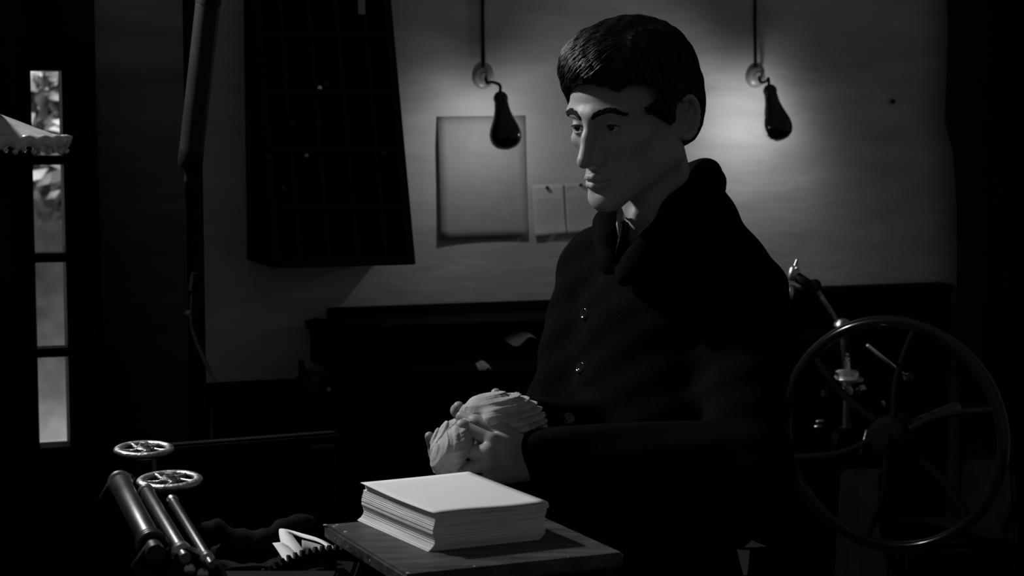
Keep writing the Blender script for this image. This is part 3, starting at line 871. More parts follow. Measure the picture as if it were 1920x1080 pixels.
# folded paper strip behind the gear
def ribbon(pts_l, pts_r, name, m_, lab, cat):
    b = MB(); A = interp(pts_l, 6); B = interp(pts_r, 6)
    for p, q in zip(A, B): b.v += [p, q]
    for i in range(len(A)-1): b.f.append((2*i, 2*i+1, 2*i+3, 2*i+2)); b.mi.append(0)
    o_ = min(A, key=lambda v: v.z)
    o = single(name, b, m_, lab, cat, o_, smooth='all')
    md = o.modifiers.new('t', 'SOLIDIFY'); md.thickness = 0.0006
    return o
ribbon([W(540, 1062, 2.16), W(530, 1030, 2.19), W(523, 998, 2.23), W(530, 991, 2.24), W(566, 1000, 2.25), W(606, 1013, 2.26), W(650, 1040, 2.22)],
       [W(576, 1062, 2.16), W(568, 1032, 2.19), W(549, 1004, 2.23), W(552, 1004, 2.24), W(580, 1011, 2.23), W(606, 1020, 2.22), W(632, 1042, 2.17)],
       'folded_sheet', M['paper'], 'white folded sheet of paper behind the gear teeth', 'paper')
ribbon([W(511, 1018, 2.19), W(522, 1034, 2.17), W(536, 1056, 2.14)], [W(532, 1016, 2.21), W(548, 1030, 2.19), W(566, 1050, 2.17)],
       'folded_sheet', M['paper'], 'pointed white paper corner lying left of the folded sheet', 'paper')
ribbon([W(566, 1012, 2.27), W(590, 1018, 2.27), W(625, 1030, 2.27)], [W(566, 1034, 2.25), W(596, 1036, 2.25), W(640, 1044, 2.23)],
       'folded_sheet', M['grey_paper'], 'grey shaded paper leaf under the folded sheet', 'paper')  # shade of the paper's underside put into the grey colour
# dim cloth heap
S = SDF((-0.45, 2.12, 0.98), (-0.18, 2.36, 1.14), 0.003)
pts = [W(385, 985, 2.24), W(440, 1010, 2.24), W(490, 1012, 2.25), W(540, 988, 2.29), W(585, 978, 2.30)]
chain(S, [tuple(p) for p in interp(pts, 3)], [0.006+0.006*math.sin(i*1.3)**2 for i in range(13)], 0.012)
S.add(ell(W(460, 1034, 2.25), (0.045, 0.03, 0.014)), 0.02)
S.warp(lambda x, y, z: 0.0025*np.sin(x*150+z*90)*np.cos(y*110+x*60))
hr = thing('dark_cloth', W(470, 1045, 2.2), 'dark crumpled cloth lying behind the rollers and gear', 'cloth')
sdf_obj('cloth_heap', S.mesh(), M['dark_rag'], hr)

# =================================================================== STAND AND PAPER STACK
ZB = 1.102
sl, sf, sr = WZ(607, 983, ZB), WZ(760, 1078, ZB), WZ(1171, 1036, ZB)
e1 = (sf-sl); e2 = (sr-sf)
ex = e2.normalized(); ey = (sl-sf).normalized()       # ex along the front edge, ey along the left edge, away from the camera
LX, LY = e2.length, e1.length
TH = 0.018
st = thing('paper_stand', sf + ex*LX/2 + ey*LY/2 - Vector((0, 0, ZB)), 'worn dark wooden stand carrying the stack of paper', 'stand')
b = MB(); b.hexa([sf-Vector((0, 0, TH)), sf+ex*LX-Vector((0, 0, TH)), sf+ex*LX+ey*LY-Vector((0, 0, TH)), sf+ey*LY-Vector((0, 0, TH)), sf, sf+ex*LX, sf+ex*LX+ey*LY, sf+ey*LY])
board = part('board', b, M['board_wood'], st, bevel=0.003)
for a_, b_ in ((0, 0), (1, 0), (1, 1)):
    p = sf + ex*(0.03+(LX-0.06)*a_) + ey*(0.03+(LY-0.06)*b_)
    part('leg', MB().box((p.x, p.y, (ZB-TH)/2), (0.035, 0.035, ZB-TH), ex), M['black_wood'], st, bevel=0.003)
for a0, a1, b0, b1 in ((.03, LX-.03, .022, .04), (LX-.04, LX-.022, .03, LY-.03)):
    f = lambda a, bb, z: sf + ex*a + ey*bb + Vector((0, 0, z))
    part('apron', MB().hexa([f(a0, b0, -TH-.06), f(a1, b0, -TH-.06), f(a1, b1, -TH-.06), f(a0, b1, -TH-.06), f(a0, b0, -TH), f(a1, b0, -TH), f(a1, b1, -TH), f(a0, b1, -TH)]), M['black_wood'], st)
# pale chips worn out of the board edge
for px, py, s_ in ((610, 984, 4), (627, 987, 3), (632, 984, 2.5), (648, 997, 3.5), (645, 1009, 2.5), (652, 1026, 2.5), (684, 1053, 3), (765, 1074, 3), (890, 1062, 2), (1066, 1044, 1.6)):
    on_top = py < 1000 or px > 750
    p = WZ(px, py, ZB) if on_top else WZ(px, py, ZB-0.010)
    if not on_top:
        rel = p - sf; p = sf + ey*rel.dot(ey) - Vector((0, 0, 0.010))
    q = s_*0.0008
    part('worn_chip', MB().lathe([(q*0.8, -0.0006), (q, 0.0), (q*0.5, 0.0006), (0, 0.0007)], p, (0, 0, 1) if on_top else -ex, 7), M['worn_wood'], board)

ZS = ZB + 0.0478
tl_, tb_, tr_, tf_ = WZ(676, 907, ZS), WZ(879, 884, ZS), WZ(1027, 941, ZS), WZ(813, 962, ZS)
pk = thing('paper_stack', (tl_+tb_+tr_+tf_)/4 - Vector((0, 0, 0.0478)), 'thick stack of white paper on the worn stand', 'paper stack')
N = 170
b = MB()
cx_ = (tl_+tb_+tr_+tf_)/4
dl = (tl_-tr_).normalized(); 
for i in range(N):
    s_ = i/(N-1)                       # 0 bottom, 1 top
    flare = max(0, 0.33-s_)/0.33
    shift = Vector((-0.0075*flare**1.8, -0.0015*flare, 0)) + Vector((random.gauss(0, 0.00030), random.gauss(0, 0.00030), 0))
    if s_ > 0.86: shift += Vector((0.0022, 0.0004, 0))
    shift += Vector((0.0016*math.sin(s_*9), 0.001*math.cos(s_*7), 0))
    z = ZB + 0.0002 + s_*0.0460; hgt = 0.00022
    sh_ = 0.975 - 0.004*math.sin(s_*6)
    ring = []
    cs4 = [tl_, tf_, tr_, tb_]
    for k in range(4):
        p, q = cs4[k], cs4[(k+1) % 4]
        for m_ in range(6):
            w_ = p.lerp(q, m_/6)
            w_ = cx_ + (w_-cx_)*sh_ + shift
            droop = 0.0
            if k == 0: droop = -0.0012*math.sin(PI*m_/6)*s_
            if k == 1: droop = 0.0008*math.sin(2*PI*m_/6)*s_
            ring.append(Vector((w_.x, w_.y, z + droop)))
    n_ = len(ring); o_ = len(b.v)
    b.v += ring + [p+Vector((0, 0, hgt)) for p in ring]
    b.f += [tuple(range(o_, o_+n_))[::-1], tuple(range(o_+n_, o_+2*n_))] + [(o_+k, o_+(k+1) % n_, o_+(k+1) % n_+n_, o_+k+n_) for k in range(n_)]
    b.mi += [0]*(n_+2)
part('sheet_block', b, M['paper_edge'], pk, kind='stuff')
b = MB(); nn = 14
for j in range(nn+1):
    for i in range(nn+1):
        s_, t_ = i/nn, j/nn
        p = (tf_*(1-s_)+tr_*s_)*(1-t_) + (tl_*(1-s_)+tb_*s_)*t_
        lift = 0.0016*max(0, t_-0.5)*2*(1-s_)**2 - 0.0010*math.sin(PI*t_)*(1-s_)**3 + 0.0008*math.sin(s_*2.2*PI)*(1-t_)**3
        b.v.append(p + Vector((0, 0, lift)))
for j in range(nn):
    for i in range(nn):
        a = j*(nn+1)+i; b.f.append((a, a+1, a+nn+2, a+nn+1)); b.mi.append(0)
o = part('top_sheet', b, M['paper'], pk, smooth='all'); md = o.modifiers.new('t', 'SOLIDIFY'); md.thickness = 0.0005; md.offset = -1

# =================================================================== PLATEN PRESS (right)
pp = thing('platen_press', (0.72, 3.05, 0), 'black platen press with a large flywheel behind the man', 'press')
fY = 2.98
fc = W(1670, 815, fY); fax = Vector((-math.sin(math.radians(33)), -math.cos(math.radians(33)), 0.0))
fR = (W(1670, 592, fY) - fc).length
fw = part('flywheel', MB().torus(fc, fax, fR-0.011, 0.011, 96, 16, 1.0), M['black_enamel'], pp, smooth='all')
fX = Vector((0, 0, 1)); fYv = fax.cross(fX)
for k in range(6):
    t = 2*PI*k/6 + math.radians(48)
    d = fX*math.cos(t) + fYv*math.sin(t); sd = fax.cross(d)
    pts = [fc + d*0.03, fc + d*(fR*0.5) + sd*0.012, fc + d*(fR-0.012)]
    part('spoke', MB().tube(interp(pts, 6), 0.0065, 10), M['matte_black'], fw, smooth='all')
part('hub', MB().lathe([(0.034, -0.03), (0.034, 0.02), (0.024, 0.026), (0.012, 0.026), (0.012, 0.04)], fc, fax, 28), M['matte_black'], fw, smooth=True)
part('axle', MB().cyl(fc - fax*0.35, fc + fax*0.03, 0.012, seg=16), M['iron'], pp, smooth=True)
b = MB(); b.box((0.80, 3.22, 0.42), (0.26, 0.22, 0.84), WU); part('body', b, M['matte_black'], pp, bevel=0.012)
for s_ in (-1, 1):
    q = Vector((0.80, 3.22, 0)) + WU*0.14*s_
    b = MB(); b.prism([q + WN*0.17, q - WN*0.17, q - WN*0.10 + Vector((0, 0, 0.95)), q + WN*0.06 + Vector((0, 0, 0.98))], WU*0.03)
    part('side_frame', b, M['matte_black'], pp, bevel=0.006)
# spoke-like bright lever
part('throw_lever', MB().tube([W(1626, 647, 2.96), W(1700, 706, 3.0)], [0.0032, 0.0028], 10), M['nickel'], pp, smooth='all')
part('lever_boss', MB().lathe([(0.0, -0.008), (0.008, -0.004), (0.008, 0.004), (0, 0.008)], W(1703, 708, 3.0), (0.3, -1, 0), 14), M['iron'], pp, smooth=True)
# nickel oil cup with lid
oc = W(1588, 710, 3.06)
cup = part('oil_cup', MB().lathe([(0.004, -0.030), (0.010, -0.028), (0.012, -0.020), (0.007, -0.014), (0.012, -0.006), (0.029, -0.003), (0.030, 0.001), (0.024, 0.003), (0.021, 0.006), (0.021, 0.013), (0.018, 0.015), (0.006, 0.017), (0.005, 0.030), (0.003, 0.034)], oc, (0, 0, 1), 36), M['nickel'], pp, smooth=True)
for dz, r in ((0.036, 0.0048), (0.0435, 0.0034)):
    part('finial', MB().lathe([(0, -r), (r*0.8, -r*0.5), (r, 0), (r*0.8, r*0.5), (0, r)], oc + Vector((0, 0, dz)), (0, 0, 1), 16), M['nickel'], cup, smooth='all')
part('cup_stem', MB().cyl(oc - Vector((0, 0, 0.09)), oc - Vector((0, 0, 0.026)), 0.006, seg=12), M['iron'], cup, smooth=True)
# small fittings catching light
def rodpx(a, b_, Y, r, name, m_):
    return part(name, MB().tube([W(a[0], a[1], Y), W(b_[0], b_[1], Y)], r, 10), M[m_], pp, smooth='all')
rodpx((1606, 735), (1622, 725), 3.08, 0.006, 'link', 'steel')
rodpx((1530, 791), (1545, 789), 3.08, 0.0030, 'pin', 'worn_steel')
rodpx((1527, 801), (1541, 799), 3.08, 0.0036, 'pin', 'worn_steel')
rodpx((1625, 806), (1614, 850), 3.08, 0.0022, 'tie_rod', 'worn_steel')
rodpx((1655, 752), (1657, 764), 3.08, 0.0034, 'pin', 'worn_steel')
rodpx((1540, 738), (1552, 740), 3.08, 0.006, 'link', 'iron')
rodpx((1597, 795), (1568, 810), 3.1, 0.005, 'link', 'iron')
rodpx((1568, 810), (1556, 862), 3.1, 0.005, 'link', 'iron')
# feed arm with nickel head standing up behind the man's shoulder
hd = W(1486, 512, 3.1)
arm = rodpx((1522, 528), (1570, 602), 3.1, 0.0042, 'feed_arm', 'worn_steel')
part('arm_joint', MB().lathe([(0.0, -0.010), (0.011, -0.006), (0.012, 0.006), (0.0, 0.010)], W(1527, 536, 3.1), (0, -1, 0.2), 16), M['black_iron'], arm, smooth=True)
part('arm_link', MB().tube([W(1492, 518, 3.1), W(1526, 540, 3.1)], 0.010, 12), M['black_iron'], arm, smooth='all')
part('arm_head', MB().lathe([(0.009, 0.0), (0.0105, 0.004), (0.0105, 0.022), (0.0085, 0.026), (0.004, 0.028), (0.0025, 0.04), (0, 0.042)], W(1483, 526, 3.1), Vector((0.28, 0, 1)), 24), M['steel'], arm, smooth=True)
part('set_screw', MB().lathe([(0, -0.004), (0.0035, -0.002), (0.0035, 0.002), (0, 0.004)], W(1494, 503, 3.085), (0, -1, 0), 12), M['nickel'], arm, smooth='all')
part('arm_tail', MB().tube([W(1486, 534, 3.1), W(1479, 558, 3.1), W(1477, 566, 3.1)], [0.006, 0.0075, 0.003], 12), M['steel'], arm, smooth='all')
part('arm_foot', MB().lathe([(0.0, 0.010), (0.010, 0.008), (0.016, 0.0), (0.016, -0.006)], W(1580, 607, 3.1), (0.1, 0, 1), 20), M['worn_steel'], arm, smooth=True)
part('arm_post', MB().tube([W(1581, 612, 3.1), W(1590, 700, 3.12), W(1600, 800, 3.16)], 0.009, 10), M['black_iron'], arm, smooth='all')

# =================================================================== LAMPS AT THE LEFT
# pleated glass shade, its right rim reaching into the frame
LS = W(-40, 264, 2.12)
lp = thing('pendant_lamp', LS, 'pleated bright glass lampshade in front of the window', 'lamp')
R0 = (W(128, 262, 2.12) - W(-40, 262, 2.12)).length
b = MB(); SG = 160
prof = [(0.16, 0.036), (0.40, 0.026), (0.62, 0.016), (0.80, 0.009), (0.90, 0.006), (0.93, 0.005), (1.0, 0.003), (0.985, -0.003), (0.955, -0.009)]
for r_, h_ in prof:
    for i in range(SG):
        t = 2*PI*i/SG; amp = max(0, (r_-0.86))*0.14
        rr_ = R0*(r_ + amp*math.sin(t*26))
        b.v.append(LS + Vector((math.cos(t)*rr_, math.sin(t)*rr_, h_ + (0.003*math.sin(t*26+1.0) if r_ > 0.9 else 0))))
for j in range(len(prof)-1):
    for i in range(SG):
        b.f.append((j*SG+i, j*SG+(i+1) % SG, (j+1)*SG+(i+1) % SG, (j+1)*SG+i)); b.mi.append(0)
o = part('shade', b, M['shade_glass'], lp, smooth='all'); md = o.modifiers.new('t', 'SOLIDIFY'); md.thickness = 0.002
part('gallery', MB().lathe([(0.024, 0.030), (0.024, 0.085), (0.012, 0.10), (0.008, 0.11)], LS, (0, 0, 1), 24), M['worn_steel'], lp, smooth=True)
part('cord', MB().cyl(LS+Vector((0, 0, 0.1)), LS+Vector((0, 0, 1.4)), 0.003, seg=8), M['cord'], lp, smooth=True)
for i in range(26):
    t = 2*PI*i/26 + 0.1
    p = LS + Vector((math.cos(t)*R0*0.95, math.sin(t)*R0*0.95, -0.0125))
    part('glass_bead', MB().lathe([(0, -0.004), (0.003, -0.002), (0.0035, 0.001), (0, 0.004)], p, (0, 0, 1), 10), M['shade_glass'], lp, smooth='all')
# added enamelled housing, out of frame, around the key spot on man and stack
aim = (KEY_AIM-KEY).normalized()
rl = thing('added_key_lamp', KEY, 'added unseen reflector housing for the key light at the left', 'lamp')
part('reflector', MB().lathe([(0.02, -0.13), (0.045, -0.12), (0.075, -0.07), (0.10, 0.0), (0.097, 0.0), (0.072, -0.066), (0.042, -0.11), (0.0, -0.115)], KEY, aim, 32), M['enamel_white'], rl, smooth=True)
part('arm', MB().tube([KEY - aim*0.13, KEY - aim*0.18 + Vector((0, 0, 0.1)), KEY + Vector((-0.1, 0.02, 0.75))], 0.008, 10), M['black_iron'], rl, smooth='all')

# =================================================================== THE MAN
B0 = Vector((0.235, 2.58, 0))                 # body axis on the floor
man = thing('person', B0, 'man in a dark buttoned jacket and tie wiping his hands on a rag', 'person')
HEADC = W(1183, 219, 2.50)
HX = Matrix.Translation(HEADC) @ Matrix.Rotation(math.radians(-42), 4, 'Z') @ Matrix.Rotation(math.radians(11), 4, 'X')
BX = Matrix.Translation(B0) @ Matrix.Rotation(math.radians(-37), 4, 'Z')
BXi = BX.inverted()

# ---- head (local: face towards -y, his left = +x)
hs = 0.0016
S = SDF((-0.10, -0.14, -0.24), (0.10, 0.125, 0.13), hs)
S.add(ell((0, 0.012, 0.036), (0.074, 0.094, 0.082)), 0.02)
S.add(ell((0, -0.036, 0.034), (0.062, 0.058, 0.058)), 0.02)
S.add(ell((0, -0.030, -0.030), (0.058, 0.060, 0.070)), 0.02)
for s in (-1, 1):
    S.add(rc((s*0.052, 0.008, -0.058), (s*0.014, -0.074, -0.102), 0.019, 0.017), 0.025)
    S.add(rc((s*0.056, 0.012, -0.010), (s*0.053, 0.008, -0.055), 0.018, 0.018), 0.02)
    S.add(ell((s*0.044, -0.056, -0.020), (0.020, 0.020, 0.014)), 0.018)       # cheekbone
    S.add(rc((s*0.010, -0.092, 0.020), (s*0.046, -0.075, 0.0225), 0.0090, 0.0085), 0.012)   # brow ridge
S.add(ell((0, -0.080, -0.104), (0.021, 0.017, 0.017)), 0.014)                 # chin
S.add(ell((0, -0.076, -0.070), (0.030, 0.024, 0.026)), 0.014)                 # muzzle
S.add(ell((0, -0.085, 0.020), (0.014, 0.012, 0.012)), 0.01)
for s in (-1, 1):
    S.sub(ell((s*0.033, -0.101, -0.001), (0.021, 0.019, 0.0145)), 0.010)        # eye socket
    S.sub(ell((s*0.046, -0.090, -0.052), (0.016, 0.014, 0.024)), 0.016)        # hollow cheek
# nose
S.add(rc((0, -0.092, 0.014), (0, -0.103, -0.012), 0.0075, 0.0080), 0.010)
S.add(rc((0, -0.084, 0.004), (0, -0.093, -0.040), 0.0100, 0.0165), 0.010)
S.add(rc((0, -0.103, -0.012), (0, -0.1165, -0.040), 0.0080, 0.0098), 0.008)
S.add(ell((0, -0.114, -0.044), (0.0105, 0.0105, 0.0085)), 0.006)
for s in (-1, 1):
    S.add(ell((s*0.0135, -0.100, -0.045), (0.0075, 0.0115, 0.0080)), 0.006)
    S.sub(ell((s*0.0075, -0.108, -0.0535), (0.0036, 0.0062, 0.0036)), 0.003)
# philtrum, lips
S.sub(rc((0, -0.1045, -0.055), (0, -0.1030, -0.064), 0.0022), 0.004)
UL = [(-0.023, -0.0895, -0.0735), (-0.012, -0.0985, -0.0700), (-0.004, -0.1028, -0.0675), (0, -0.1025, -0.0685), (0.004, -0.1028, -0.0675), (0.012, -0.0985, -0.0700), (0.023, -0.0895, -0.0735)]
LLp = [(-0.021, -0.0885, -0.0760), (-0.011, -0.0968, -0.0800), (0, -0.1000, -0.0812), (0.011, -0.0968, -0.0800), (0.021, -0.0885, -0.0760)]
chain(S, UL, [0.0025, 0.0045, 0.0050, 0.0048, 0.0050, 0.0045, 0.0025], 0.004)
chain(S, LLp, [0.0028, 0.0055, 0.0064, 0.0055, 0.0028], 0.004)
ML = [(-0.026, -0.0880, -0.0750), (-0.013, -0.1010, -0.0745), (0, -0.1075, -0.0738), (0.013, -0.1010, -0.0745), (0.026, -0.0880, -0.0750)]
for a, b_ in zip(ML, ML[1:]): S.sub(rc(a, b_, 0.0016), 0.002)
S.sub(ell((0, -0.106, -0.0905), (0.014, 0.0085, 0.0045)), 0.006)
# eyelids
EYE = {s: np.array((s*0.0315, -0.0745, 0.000)) for s in (-1, 1)}
for s in (-1, 1):
    S.add(ell(EYE[s], (0.0150, 0.0146, 0.0142)), 0.0045)
    S.sub(ell(EYE[s] + np.array((s*0.001, -0.0135, -0.0006)), (0.0142, 0.0105, 0.0045), rot3('Z', s*12)), 0.0012)
    S.sub(ell(EYE[s], (0.0119, 0.0119, 0.0119)), 0.0008)
# ears
for s in (-1, 1):
    Re = rot3('Z', -s*24) @ rot3('X', -12)
    S.add(ell((s*0.076, 0.026, -0.006), (0.0065, 0.0170, 0.0300), Re), 0.005)
    hel = []
    for t in range(-30, 231, 20):
        a_ = math.radians(t)
        v = Re @ np.array((s*0.004, 0.0165*math.sin(a_)*1.0 + 0.001, 0.029*math.cos(a_) if True else 0))
        hel.append(np.array((s*0.079, 0.026, -0.006)) + v)
    for p, q in zip(hel, hel[1:]): S.add(rc(p, q, 0.0040), 0.003)
    v = Re @ np.array((s*0.0075, -0.002, -0.003))
    S.sub(ell(np.array((s*0.074, 0.026, -0.006)) + v, (0.0060, 0.0085, 0.0130), Re), 0.004)
    v = Re @ np.array((s*0.0065, 0.008, 0.010))
    S.sub(ell(np.array((s*0.074, 0.026, -0.006)) + v, (0.0035, 0.0040, 0.0130), Re), 0.003)
    S.add(ell(np.array((s*0.074, 0.026, -0.006)) + Re @ np.array((s*0.001, -0.008, -0.028)), (0.0055, 0.0075, 0.0085), Re), 0.004)
    S.add(ell(np.array((s*0.073, 0.026, -0.006)) + Re @ np.array((s*0.004, -0.013, -0.004)), (0.0035, 0.0035, 0.006), Re), 0.004)
# neck
S.add(rc((0, 0.026, -0.040), (0, 0.058, -0.20), 0.054, 0.056), 0.020)
S.add(rc((0.046, 0.02, -0.06), (0.012, -0.002, -0.20), 0.012, 0.011), 0.02)
S.add(rc((-0.046, 0.02, -0.06), (-0.012, -0.002, -0.20), 0.012, 0.011), 0.02)
S.add(ell((0, -0.010, -0.150), (0.010, 0.012, 0.016)), 0.015)
head_mesh = S.mesh(HX, 1)

# ---- hidden trunk and legs (so the body is whole under the clothes), body-local
def bl(p): return tuple(BXi @ Vector(p))
sh_l, sh_r = (0.118, 0.020, 1.355), (-0.135, 0.020, 1.385)
el_l, wr_l = bl(W(1405, 872, 2.36)), bl(W(1012, 852, 2.34))
el_r, wr_r = bl(W(1035, 850, 2.66)), bl(W(985, 800, 2.45))
T = SDF((-0.36, -0.42, 0.0), (0.36, 0.24, 1.56), 0.008)
T.add(ell((0, 0.02, 1.25), (0.15, 0.10, 0.20)), 0.03); T.add(ell((0, 0.02, 1.0), (0.125, 0.09, 0.16)), 0.04)
T.add(rc((0, 0.03, 1.36), (0, 0.03, 1.47), 0.055), 0.04)
for a_, e_, w_ in ((sh_l, el_l, wr_l), (sh_r, el_r, wr_r)):
    T.add(rc(a_, e_, 0.045, 0.036), 0.03); T.add(rc(e_, w_, 0.036, 0.024), 0.02)
for s in (-1, 1):
    T.add(rc((s*0.070, 0.03, 0.90), (s*0.095, 0.0, 0.50), 0.062, 0.050), 0.03); T.add(rc((s*0.095, 0.0, 0.50), (s*0.10, 0.03, 0.09), 0.052, 0.036), 0.02)
trunk_mesh = T.mesh(BX, 1)

# ---- hands (world space)
def hand_sdf(wrist, palm_k, fingers, thumb, lo, hi):
    """wrist: point; palm_k: four knuckle points index..little; fingers: 4 lists of 3 points; thumb: 3 points"""
    H = SDF(lo, hi, 0.0016)
    w = Vector(wrist)
    for i, kp in enumerate(palm_k):
        side = [0.016, 0.006, -0.006, -0.016][i]
        d = (Vector(palm_k[0])-Vector(palm_k[3])).normalized()
        H.add(rc(w + d*side, kp, 0.0150, 0.0108), 0.012)
    for i in range(3):
        H.add(rc((Vector(palm_k[i])*0.7+w*0.3), (Vector(palm_k[i+1])*0.7+w*0.3), 0.0135), 0.010)
    for i, (kp, f) in enumerate(zip(palm_k, fingers)):
        r = [0.0096, 0.0100, 0.0094, 0.0082][i]
        pts = [kp] + f
        for j, (p, q) in enumerate(zip(pts, pts[1:])):
            H.add(rc(p, q, r*(1.02-0.07*j), r*(0.95-0.07*j)), 0.004)
        for q in f[:-1]: H.add(ell(q, (r*1.02,)*3), 0.003)
    tb = [w.lerp(Vector(palm_k[0]), 0.25)] + [Vector(p) for p in thumb]
    for j, (p, q) in enumerate(zip(tb, tb[1:])):
        r = [0.0155, 0.0118, 0.0102][j]; r2 = [0.0122, 0.0106, 0.0088][j]
        H.add(rc(p, q, r, r2), 0.007 if j == 0 else 0.004)
    H.add(rc(w + (w-Vector(palm_k[1])).normalized()*0.07, w, 0.026, 0.021), 0.015)
    return H.mesh(None, 1)
LWR = W(1008, 858, 2.35)
LK = [W(921, 826, 2.305), W(914, 848, 2.292), W(916, 872, 2.288), W(926, 894, 2.292)]
LF = [[W(868, 800, 2.315), W(852, 812, 2.345), W(862, 828, 2.36)],
      [W(862, 846, 2.300), W(842, 856, 2.335), W(858, 866, 2.36)],
      [W(866, 878, 2.298), W(848, 884, 2.33), W(862, 890, 2.355)],
      [W(884, 908, 2.300), W(868, 912, 2.33), W(880, 914, 2.35)]]
LT = [W(938, 806, 2.33), W(893, 792, 2.34), W(866, 782, 2.352)]
lh = [W(x, y, Y) for x in (780, 1110) for y in (700, 960) for Y in (2.22, 2.46)]
lo = [min(p[i] for p in lh) for i in range(3)]; hi = [max(p[i] for p in lh) for i in range(3)]
lhand = hand_sdf(LWR, LK, LF, LT, lo, hi)
RWR = W(1000, 800, 2.47)
RK = [W(930, 788, 2.430), W(915, 800, 2.425), W(905, 815, 2.420), W(900, 832, 2.42)]
RF = [[W(927, 764, 2.430), W(929, 748, 2.415), W(930, 738, 2.400)],
      [W(872, 782, 2.440), W(858, 770, 2.430), W(860, 763, 2.415)],
      [W(850, 800, 2.430), W(838, 808, 2.410), W(842, 818, 2.40)],
      [W(846, 846, 2.420), W(814, 846, 2.385), W(805, 818, 2.372)]]
RT = [W(960, 772, 2.43), W(985, 770, 2.41), W(996, 790, 2.39)]
lh = [W(x, y, Y) for x in (760, 1110) for y in (690, 920) for Y in (2.32, 2.56)]
lo = [min(p[i] for p in lh) for i in range(3)]; hi = [max(p[i] for p in lh) for i in range(3)]
rhand = hand_sdf(RWR, RK, RF, RT, lo, hi)
sdf_obj('body', [head_mesh, trunk_mesh, lhand, rhand], M['skin'], man)

# ---- eyes
gaze = (HX.to_3x3() @ Vector((-0.08, -1, 0.12))).normalized()
for s in (-1, 1):
    c = HX @ Vector(EYE[s])
    b = MB(); prof = [(0.0122*math.sin(math.radians(a)), 0.0122*math.cos(math.radians(a))) for a in (180, 160, 140, 120, 100, 85, 70, 58, 48, 38, 29, 22, 15, 8)]
    prof[0] = (0, prof[0][1]); prof.append((0, 0.0122))
    b.lathe(prof, c, gaze, 24)
    for i, f in enumerate(b.f):
        m_ = sum((b.v[k] for k in f), Vector())/len(f)
        if (m_-c).normalized().dot(gaze) > math.cos(math.radians(28)): b.mi[i] = 1
    ey_ = part('eye', b, [M['eye_white'], M['iris']], man, smooth='all')
    lp_ = []
    for k in range(9):
        a_ = math.radians(-56 + 14*k); zz = 0.0040*math.cos(math.radians((-56+14*k)*1.45)) + 0.0002
        lp_.append(HX @ Vector((EYE[s][0] + s*0.001 + 0.0149*math.sin(a_), EYE[s][1] - 0.0149*math.cos(a_), zz)))
    part('eyelashes', MB().tube(lp_, [0.0003, 0.0007, 0.0009, 0.0010, 0.0010, 0.0010, 0.0009, 0.0007, 0.0003], 5), M['brow'], ey_, smooth='all')
# ---- eyebrows and lips' colour
def fsamp(G_, P):
    """trilinear value and gradient of a field at local points"""
    q = (P - G_.lo)/G_.h
    q = np.clip(q, 1.01, np.array(G_.n) - 2.02); i = q.astype(int); f = q - i
    def tri(o):
        j = i + o; out = 0
        for dx in (0, 1):
            for dy in (0, 1):
                for dz in (0, 1):
                    w = (f[:, 0] if dx else 1-f[:, 0])*(f[:, 1] if dy else 1-f[:, 1])*(f[:, 2] if dz else 1-f[:, 2])
                    out = out + w*G_.F[np.clip(j[:, 0]+dx, 0, G_.n[0]-1), np.clip(j[:, 1]+dy, 0, G_.n[1]-1), np.clip(j[:, 2]+dz, 0, G_.n[2]-1)]
        return out
    G = np.stack([tri(np.array(o)) - tri(-np.array(o)) for o in ((1, 0, 0), (0, 1, 0), (0, 0, 1))], 1)
    G /= np.maximum(np.linalg.norm(G, axis=1, keepdims=True), 1e-9)
    return tri(np.array((0, 0, 0))), G
for s in (-1, 1):
    pts = [(s*0.009, -0.1000, 0.0165), (s*0.022, -0.0980, 0.0225), (s*0.035, -0.0900, 0.0255), (s*0.051, -0.0750, 0.0200)]
    Pc = np.array([tuple(p) for p in interp(pts, 12)]); nb_ = 420
    ti = RNG.uniform(0, len(Pc)-2, nb_); i0 = ti.astype(int)
    root = Pc[i0] + (Pc[i0+1]-Pc[i0])*(ti-i0)[:, None]
    tan = Pc[i0+1]-Pc[i0]; tan /= np.linalg.norm(tan, axis=1, keepdims=True)
    wd = 0.0035*np.sin(PI*np.clip(ti/len(Pc)*0.8+0.2, 0, 1))**0.7
    root[:, 2] += RNG.uniform(-1, 1, nb_)*wd
    d_ = tan + np.array((0, 0, 1.0))*(0.35*(1-2*ti/len(Pc)))[:, None] + RNG.normal(size=(nb_, 3))*0.12
    bm_ = MB(); P_ = root; tr_l = []
    for st_ in range(5):
        for _ in range(2):
            dd_, G_n = fsamp(S, P_); P_ = P_ - G_n*np.clip(dd_-0.0007, -0.006, 0.006)[:, None]
        tr_l.append(P_.copy()); P_ = P_ + d_*0.0018
    tr_l = np.stack(tr_l, 1)
    for i in range(nb_): bm_.tube([HX @ Vector(p) for p in tr_l[i]], [0.0005, 0.0006, 0.0006, 0.0005, 0.0002], 3)
    part('eyebrow', bm_, M['brow'], man, smooth='all', label='dark thick eyebrow', kind='stuff')

# ---- hair: a combed cap plus swept fringe locks
Hh = SDF((-0.12, -0.16, -0.10), (0.12, 0.15, 0.18), 0.002)
Hh.add(ell((0, 0.016, 0.050), (0.087, 0.108, 0.094)), 0.01)
Hh.add(ell((0.010, -0.040, 0.086), (0.074, 0.070, 0.048)), 0.03)
Hh.add(ell((0, 0.070, 0.000), (0.070, 0.050, 0.070)), 0.03)
